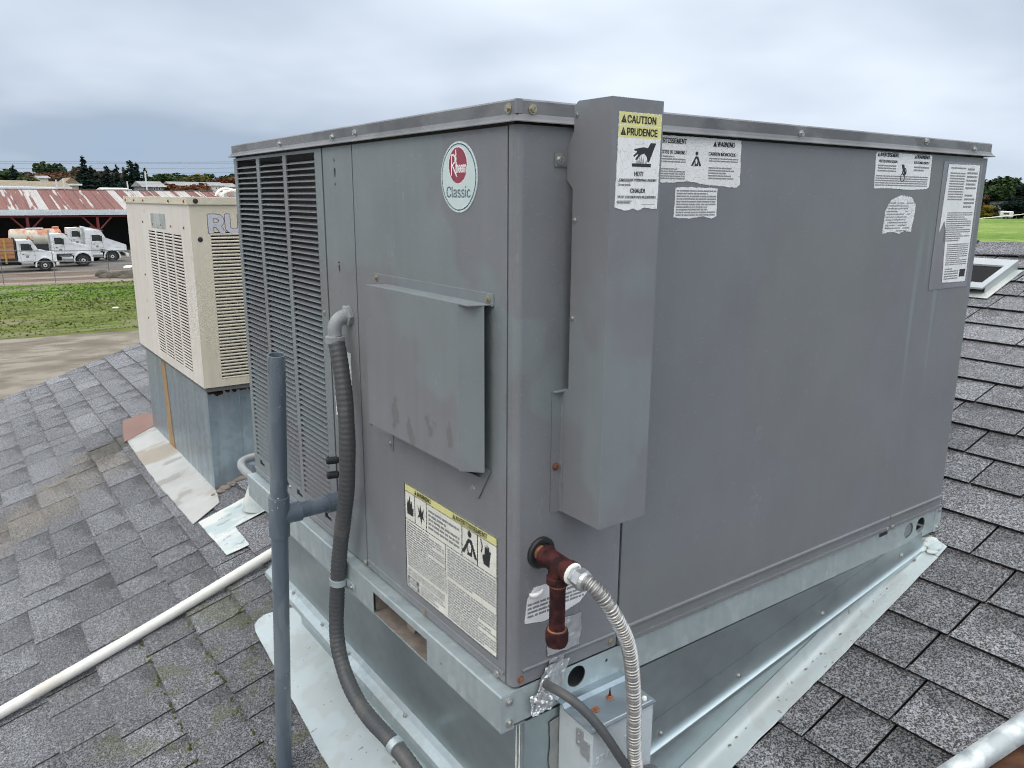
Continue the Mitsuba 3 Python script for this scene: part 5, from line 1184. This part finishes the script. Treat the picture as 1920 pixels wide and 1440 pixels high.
# ------------------------------------------------------------------ trees
def leaves(centers, radii, n, size, seed, flat=.8):
    g = np.random.default_rng(seed); V = []
    c = np.array(centers, float); r = np.array(radii, float)
    pick = g.choice(len(c), n, p=(r.prod(1)**.6)/(r.prod(1)**.6).sum())
    d = g.normal(size=(n, 3)); d /= np.linalg.norm(d, axis=1, keepdims=True)
    pos = c[pick]+d*r[pick]*(g.random((n, 1))**.4)
    a = g.normal(size=(n, 3)); a /= np.linalg.norm(a, axis=1, keepdims=True)
    b = np.cross(a, g.normal(size=(n, 3))); b /= np.linalg.norm(b, axis=1, keepdims=True)
    s = size*(.6+.8*g.random((n, 1)))
    v = np.stack([pos-a*s, pos+b*s*flat, pos+a*s, pos-b*s*flat], 1).reshape(-1, 3)
    i = np.arange(n)*4
    return v, np.vstack([np.stack([i, i+1, i+2], 1), np.stack([i, i+2, i+3], 1)])
def trunk(h, r, seed, limbs=5):
    g = np.random.default_rng(seed)
    ms = [tube([(0, 0, -.2), (.02*h*g.normal(), .02*h*g.normal(), h*.4), (0, 0, h*.85)], [r, r*.7, r*.2], 8)]
    for _ in range(limbs):
        a = g.uniform(0, 6.28); z = h*g.uniform(.3, .6); l = h*g.uniform(.2, .32)
        ms.append(tube([(0, 0, z), (l*.5*math.cos(a), l*.5*math.sin(a), z+l*.45), (l*math.cos(a), l*math.sin(a), z+l)], [r*.45, r*.3, r*.1], 6))
    return cat_(*ms)
def conifer(seed, w=.2):
    g = np.random.default_rng(seed); C, Rr = [], []
    for i in range(34):
        t = i/33; z = .05+.94*t; rad = w*((1-t)**.85)*(.78+.4*g.random())+.006
        for _ in range(6 if t < .75 else 3):
            a = g.uniform(0, 6.28); q = rad*g.uniform(.1, .72)
            C.append((q*math.cos(a), q*math.sin(a), z+g.normal()*.008)); Rr.append((rad*.38+.006, rad*.38+.006, .030))
    return leaves(C, Rr, 6500, .017, seed, .6)
def round_crown(seed, w=.45, lo=.25):
    g = np.random.default_rng(seed); C, Rr = [], []
    for _ in range(16):
        a = g.uniform(0, 6.28); q = w*.62*math.sqrt(g.random()); z = lo+(.92-lo)*g.random()
        sh = math.sqrt(max(.12, 1-((z-.58)/.5)**2))
        C.append((q*sh*math.cos(a), q*sh*math.sin(a), z)); s = w*g.uniform(.22, .42); Rr.append((s, s, s*.75))
    return leaves(C, Rr, 3600, .032, seed, .8)
CON = [conifer(i, w) for i, w in ((1, .19), (2, .23), (3, .27))]
RND = [round_crown(i, w, lo) for i, w, lo in ((11, .45, .18), (12, .55, .15), (13, .38, .25))]
TRK = [trunk(1.0, .030, 5, 5), trunk(1.0, .025, 6, 0)]
PLY = {}
def tree(key, kind, var, mat_, at, h, label, cat='tree', wide=1.0, rot=None, group=None):
    k = thing(key, label, cat, group)
    src = {'c': CON, 'r': RND}[kind][var]
    pk = (kind, var, mat_)
    if pk not in PLY: PLY[pk] = ply_(src, mat_)
    tk = ('t', kind)
    if tk not in PLY: PLY[tk] = ply_(TRK[1 if kind == 'c' else 0], 'bark', smooth=40)
    tw = T().translate([at[0], at[1], G]) @ T().rotate([0, 0, 1], rng.uniform(0, 360) if rot is None else rot) @ T().scale([h*wide*(1.4 if kind == 'c' else 1.1), h*wide*(1.4 if kind == 'c' else 1.1), h])
    part(k, 'trunk', PLY[tk], None, tw=tw)
    part(k, 'crown', PLY[pk], None, tw=tw)
def far(u, v, y):
    """World (x, height) of a sight line at the distance y: only for laying out the skyline."""
    d = _fw+(u-960)/FOC*(math.cos(ROLL)*_r+math.sin(ROLL)*_d)+(v-720)/FOC*_dn
    t = (y-CAM[1])/d[1]; q = CAM+d*t
    return q[0], q[2]
n_t = {}
def nk(base):
    n = n_t.get(base, -1)+1; n_t[base] = n
    return base if n == 0 else f'{base}_{n:03d}'
for u, v, y, kind, var, m_, wide, lab in [
    (154, 294, 190, 'c', 0, 'leaf_conifer', 1.15, 'tallest dark conifer behind the shed, left of the pair'),
    (170, 313, 188, 'c', 2, 'leaf_conifer', 1.5, 'broad dark conifer close right of the tallest one'),
    (199, 311, 195, 'c', 1, 'leaf_conifer', 1.2, 'dark conifer standing alone midway along the shed roof'),
    (217, 310, 205, 'c', 2, 'leaf_conifer', 1.0, 'slightly paler conifer right of the lone one'),
    (231, 314, 210, 'c', 0, 'leaf_brown', 1.0, 'thin brownish conifer squeezed left of the double-topped one'),
    (243, 301, 185, 'c', 1, 'leaf_conifer', 1.4, 'dark double-topped conifer, left top'),
    (254, 306, 186, 'c', 2, 'leaf_conifer', 1.45, 'dark double-topped conifer, right top'),
    (271, 315, 230, 'c', 0, 'leaf_green', 1.0, 'slim pale conifer right of the double-topped one'),
    (24, 311, 200, 'c', 2, 'leaf_conifer', 1.35, 'isolated dark conifer at the far left')]:
    x, z = far(u, v, y); tree(nk('conifer'), kind, var, m_, (x, y), z-G, lab, 'conifer', wide)
for u, v, y, var, m_, wide, lab in [
    (-4, 311, 210, 0, 'leaf_green', 1.3, 'round dark tree cut by the left picture edge'),
    (96, 306, 420, 1, 'leaf_green', .9, 'tall bluish far tree, highest of the hazy clump'),
    (110, 309, 420, 0, 'leaf_green', .9, 'bluish far tree in the middle of the hazy clump'),
    (124, 312, 425, 1, 'leaf_green', .9, 'bluish far tree at the right of the hazy clump'),
    (84, 322, 400, 0, 'leaf_green', 1.3, 'low dark far tree left of the hazy clump'),
    (62, 323, 380, 1, 'leaf_rust', 1.9, 'wide rust-coloured tree behind the tan roofs'),
    (40, 328, 370, 0, 'leaf_olive', 1.6, 'olive tree between the left conifer and the rust-coloured one'),
    (8, 322, 330, 1, 'leaf_brown', 1.6, 'brownish tree behind the far left roof'),
    (100, 328, 300, 1, 'leaf_brown', 1.7, 'brown bare-looking tree below the hazy clump'),
    (128, 324, 310, 0, 'leaf_brown', 1.6, 'brown tree left of the tallest conifer'),
    (144, 330, 240, 0, 'leaf_rust', 1.3, 'rusty shrub at the foot of the tallest conifer'),
    (57, 333, 160, 2, 'leaf_olive', .8, 'small columnar olive tree between the tan roofs'),
    (186, 318, 330, 1, 'leaf_brown', 1.4, 'brown tree filling the gap between the dark conifers'),
    (228, 328, 250, 0, 'leaf_rust', 1.2, 'reddish tree left of the double-topped conifer'),
    (264, 331, 215, 0, 'leaf_rust', 1.0, 'reddish shrub tree right of the double-topped conifer'),
    (302, 322, 290, 0, 'leaf_green', 1.4, 'mid green rounded tree behind the dark blue house'),
    (285, 326, 340, 0, 'leaf_green', 1.2, 'dull green tree left of the mid green one'),
    (318, 326, 400, 1, 'leaf_green', 1.5, 'bluish far tree above the pale houses'),
    (338, 329, 380, 1, 'leaf_olive', 1.6, 'olive far tree above the pale houses'),
    (358, 328, 400, 0, 'leaf_rust', 1.5, 'reddish far tree above the pale houses'),
    (374, 328, 390, 1, 'leaf_yellow', 1.1, 'yellow-green far tree above the pale houses'),
    (392, 332, 400, 1, 'leaf_brown', 1.6, 'low brown far tree right of the yellow-green one'),
    (412, 327, 420, 1, 'leaf_green', 1.4, 'bluish far tree left of the orange one'),
    (430, 327, 360, 0, 'leaf_rust', 1.5, 'orange far tree beside the grey unit lid'),
    (322, 341, 190, 0, 'leaf_rust', 1.5, 'round red-brown garden tree, left of two'),
    (345, 345, 180, 1, 'leaf_rust', 1.4, 'round red-brown garden tree, right of two')]:
    x, z = far(u, v, y); tree(nk('leafy_tree'), 'r', var, m_, (x, y), z-G, lab, 'tree', wide)
# right-hand skyline
for u, v, dist, kind, var, m_, wide, lab in [
    (1852, 331, 330, 'r', 1, 'leaf_green', 1.3, 'dark tree beside the far corner of the grey unit'),
    (1868, 341, 340, 'r', 0, 'leaf_olive', 1.4, 'olive-green tree second from the grey unit'),
    (1883, 343, 345, 'r', 1, 'leaf_green', 1.4, 'dark green tree left of the pointed one'),
    (1893, 334, 335, 'r', 2, 'leaf_green', 1.3, 'pointed dark tree left of the palm'),
    (1908, 345, 332, 'r', 1, 'leaf_conifer', 1.3, 'dark bushy tree under the palm'),
    (1924, 346, 340, 'r', 0, 'leaf_brown', 1.3, 'brown tree cut by the right picture edge'),
    (1916, 368, 318, 'r', 1, 'leaf_conifer', 1.7, 'large dark bush right of the white house'),
    (1851, 385, 312, 'r', 1, 'leaf_yellow', 1.3, 'yellow bush at the field edge'),
    (1845, 362, 320, 'r', 0, 'leaf_brown', 1.2, 'brown tree touching the corner of the grey unit'),
    (1862, 388, 314, 'r', 1, 'leaf_olive', 1.5, 'low olive bush at the field edge')]:
    d = _fw+(u-960)/FOC*(math.cos(ROLL)*_r+math.sin(ROLL)*_d)+(v-720)/FOC*_dn
    q = CAM+d*(dist/np.linalg.norm(d[:2]))
    tree(nk('leafy_tree'), kind, var, m_, (q[0], q[1]), max(2.5, q[2]-G), lab, 'tree', wide)
d = _fw+(1910-960)/FOC*_r+(324-720)/FOC*_dn; q = CAM+d*(360/np.linalg.norm(d[:2]))
PT = thing('palm_tree', 'tall palm above the dark trees at the right edge', 'palm tree')
ph_ = q[2]-G
part(PT, 'trunk', tube([(q[0], q[1], G), (q[0]+.4, q[1], G+ph_*.5), (q[0], q[1], G+ph_*.86)], [.4, .3, .28], 8), 'bark')
fr = []
for i in range(46):
    a, e = rng.uniform(0, 6.28), rng.uniform(-.9, 1.2); l = 3.2
    pts = [np.array([q[0], q[1], G+ph_*.86])+np.array([math.cos(a)*math.cos(e), math.sin(a)*math.cos(e), math.sin(e)])*l*t-np.array([0, 0, 1.3])*t*t for t in np.linspace(0, 1, 5)]
    fr.append(tube(pts, [.08, .30, .34, .22, .02], 4))
part(PT, 'crown', cat_(*fr), 'leaf_green')
# hedge line far off
V, F, at = [], [], 0
for i in range(60):
    a = math.radians(20+75*i/59); rr_ = 620
    v, f = leaves([(rr_*math.cos(a)+rng.uniform(-9, 9), rr_*math.sin(a), G+4)], [(13, 13, rng.uniform(5, 9))], 180, 1.3, 300+i); V.append(v); F.append(f+at); at += len(v)
solo('tree_line', (np.vstack(V), np.vstack(F)), 'leaf_brown', 'far-off brownish line of trees along the horizon', 'trees', kind='stuff')

# ------------------------------------------------------------------ houses
def house(key, label, x0, x1, y0, y1, zw, zt, wall, roof, axis='x', wins=(), pane='pane_dark', cat='house'):
    k = thing(key, label, cat)
    part(k, 'wall', box(x0, x1, y0, y1, G, zw), wall)
    o = .5
    if axis == 'x':
        ym = (y0+y1)/2; m = plane_yz(sg.Polygon([(y0-o, zw-.05), (y1+o, zw-.05), (ym, zt)]), x0-o, x1+o)
    else:
        xm = (x0+x1)/2; m = plane_xz(sg.Polygon([(x0-o, zw-.05), (x1+o, zw-.05), (xm, zt)]), y0-o, y1+o)
    part(k, 'roof', m, roof)
    part(k, 'fascia', cat_(box(x0-o-.02, x1+o+.02, y0-o-.06, y0-o-.02, zw-.16, zw+.10)), 'trim_white')
    for a, b, c, d_ in wins:
        w = part(k, 'window', box(a, b, y0-.05, y0+.05, c, d_), 'trim_white')
        part(w, 'pane', box(a+.1, b-.1, y0-.07, y0-.045, c+.1, d_-.1), pane)
def fx(u, y): return far(u, 350, y)[0]
def fz(v, y, u=150): return far(u, v, y)[1]
y = 130
house('tan_roof_house', 'long low house with a tan roof at the far left', fx(-60, y), fx(52, y), y, y+12, fz(351.5, y), fz(338.5, y), 'house_cream', 'roof_tan')
house('tan_roof_house_001', 'low house with a tan roof right of the small columnar tree', fx(62, y), fx(128, y), y+1, y+13, fz(352, y), fz(339.5, y), 'house_cream', 'roof_tan')
y = 150
house('gable_house', 'pale gabled house left of the tallest conifer', fx(122, y), fx(147, y), y, y+10, fz(346, y), fz(333, y), 'house_cream', 'roof_tan', 'y', [(fx(133, y), fx(137, y), fz(352, y), fz(347, y))])
y = 240
house('pink_house', 'distant pale house behind the tan roofs', fx(75, y), fx(92, y), y, y+10, fz(334, y), fz(330, y), 'house_white', 'roof_grey')
y = 160
house('blue_house', 'dark blue-grey house right of the double-topped conifer', fx(270, y), fx(306, y), y, y+9, fz(347, y), fz(337, y), 'house_grey', 'roof_grey', 'x', [(fx(287, y), fx(292, y), fz(356, y), fz(349, y)), (fx(296, y), fx(301, y), fz(356, y), fz(349, y))])
y = 230
for i, (a, b, w, t, wl, ax, lab) in enumerate([(322, 352, 344, 337, 'house_cream', 'x', 'pale distant house behind the red-brown garden trees'), (352, 384, 343, 337, 'house_white', 'x', 'pale distant house in the middle of the row'), (384, 394, 344, 338, 'house_white', 'y', 'narrow gabled distant house in the row'), (393, 424, 343, 336.5, 'house_white', 'x', 'pale distant house with a grey roof in the row'), (424, 450, 345, 338, 'house_cream', 'x', 'rightmost pale distant house beside the grey unit')]):
    wins = [(fx(a+(b-a)*f, y), fx(a+(b-a)*f+3, y), fz(352, y), fz(347, y)) for f in (.2, .55, .75)]
    house('row_house' if i == 0 else f'row_house_{i:03d}', lab, fx(a, y), fx(b, y), y+i, y+i+9, fz(w, y), fz(t, y), wl, 'roof_grey', ax, wins)
y = 112
house('flat_outbuilding', 'low white flat outbuilding just behind the shed ridge at the far left', fx(-60, y), fx(98, y), y, y+5, fz(353.5, y), fz(351, y), 'fascia_white', 'fascia_white')
house('white_van_shed', 'small white and blue roofed store behind the shed ridge', fx(200, y), fx(237, y), y, y+5, fz(355, y), fz(351, y), 'house_white', 'white_paint')
def rpt(u, v, dist):
    d = _fw+(u-960)/FOC*_r+(v-720)/FOC*_dn; return CAM+d*(dist/np.linalg.norm(d[:2]))
WH = thing('white_house', 'white low house among the dark trees at the field edge', 'house')
a, b = rpt(1858, 385, 322), rpt(1905, 385, 322)
ax = (b-a)[:2]; ax /= np.linalg.norm(ax); nrm = np.array([ax[1], -ax[0]]); yawd = math.degrees(math.atan2(ax[1], ax[0])); Lh = np.linalg.norm((b-a)[:2])
tw = T().translate([a[0], a[1], G]) @ T().rotate([0, 0, 1], yawd)
part(WH, 'wall', box(0, Lh, 0, 8, 0, 3.1), 'house_white', tw=tw)
part(WH, 'roof', plane_yz(sg.Polygon([(-.6, 3.0), (8.6, 3.0), (4, 5.6)]), -.6, Lh+.6), 'roof_grey', tw=tw)
for f in (.12, .4, .72): part(WH, 'window', box(Lh*f, Lh*f+1.6, -.08, .05, 1.0, 2.2), 'pane_dark', tw=tw)
cpos = rpt(1888, 392, 308)
tw = T().translate([cpos[0], cpos[1], G]) @ T().rotate([0, 0, 1], yawd)
CT = thing('white_caravan', 'small white caravan parked before the white house', 'caravan')
part(CT, 'body', box(-1.9, 1.9, -.9, .9, .5, 2.5, .25), 'white_paint', tw=tw)
part(CT, 'window', box(-.9, .7, -.93, -.88, 1.4, 2.0), 'pane_dark', tw=tw)
for xx in (-.5, .4): part(CT, 'wheel', (lambda m: (m.apply_translation((xx, -.85, .33)), m)[1])(lathe((0, -.1, 0), (0, .1, 0), [(0, .2), (.02, .33), (.18, .33), (.2, .2)], 16)), 'tyre', tw=tw)
q0, q1 = rpt(1835, 404.5, 60), rpt(1935, 394, 60)
solo('field_wire', tube([q0, (q0+q1)/2-[0, 0, .02], q1], .035, 6), 'steel_fitting', 'thin pale wire running above the green field', 'wire')
# overhead power lines with their poles
for i, (v0_, v1_) in enumerate([(300, 301), (304.5, 302.5), (314, 311), (322, 321)]):
    yA = 260+3*i
    xa_, za_ = far(-300, v0_-2, yA); xb_, zb_ = far(900, v1_-6, yA)
    n = 30; t = np.linspace(0, 1, n)
    key = 'power_line' if i == 0 else f'power_line_{i:03d}'
    solo(key, tube(np.stack([xa_+(xb_-xa_)*t, np.full(n, yA), za_+(zb_-za_)*t-2.0*4*t*(1-t)*.6], 1), .032, 5), 'wire', f'thin dark power line across the sky, {["highest", "second highest", "second lowest", "lowest"][i]} of the four', 'power line', 'overhead power lines')
for i, (u, v, y, lab) in enumerate([(140, 314, 230, 'thin utility pole left of the tallest conifer')]):
    x, z = far(u, v, y)
    P = thing('utility_pole', lab, 'utility pole')
    part(P, 'mast', tube([(x, y, G), (x, y, z)], [.17, .12], 8), 'bark'); part(P, 'cross_arm', box(x-1.1, x+1.1, y-.06, y+.06, z-1.1, z-.95), 'bark')
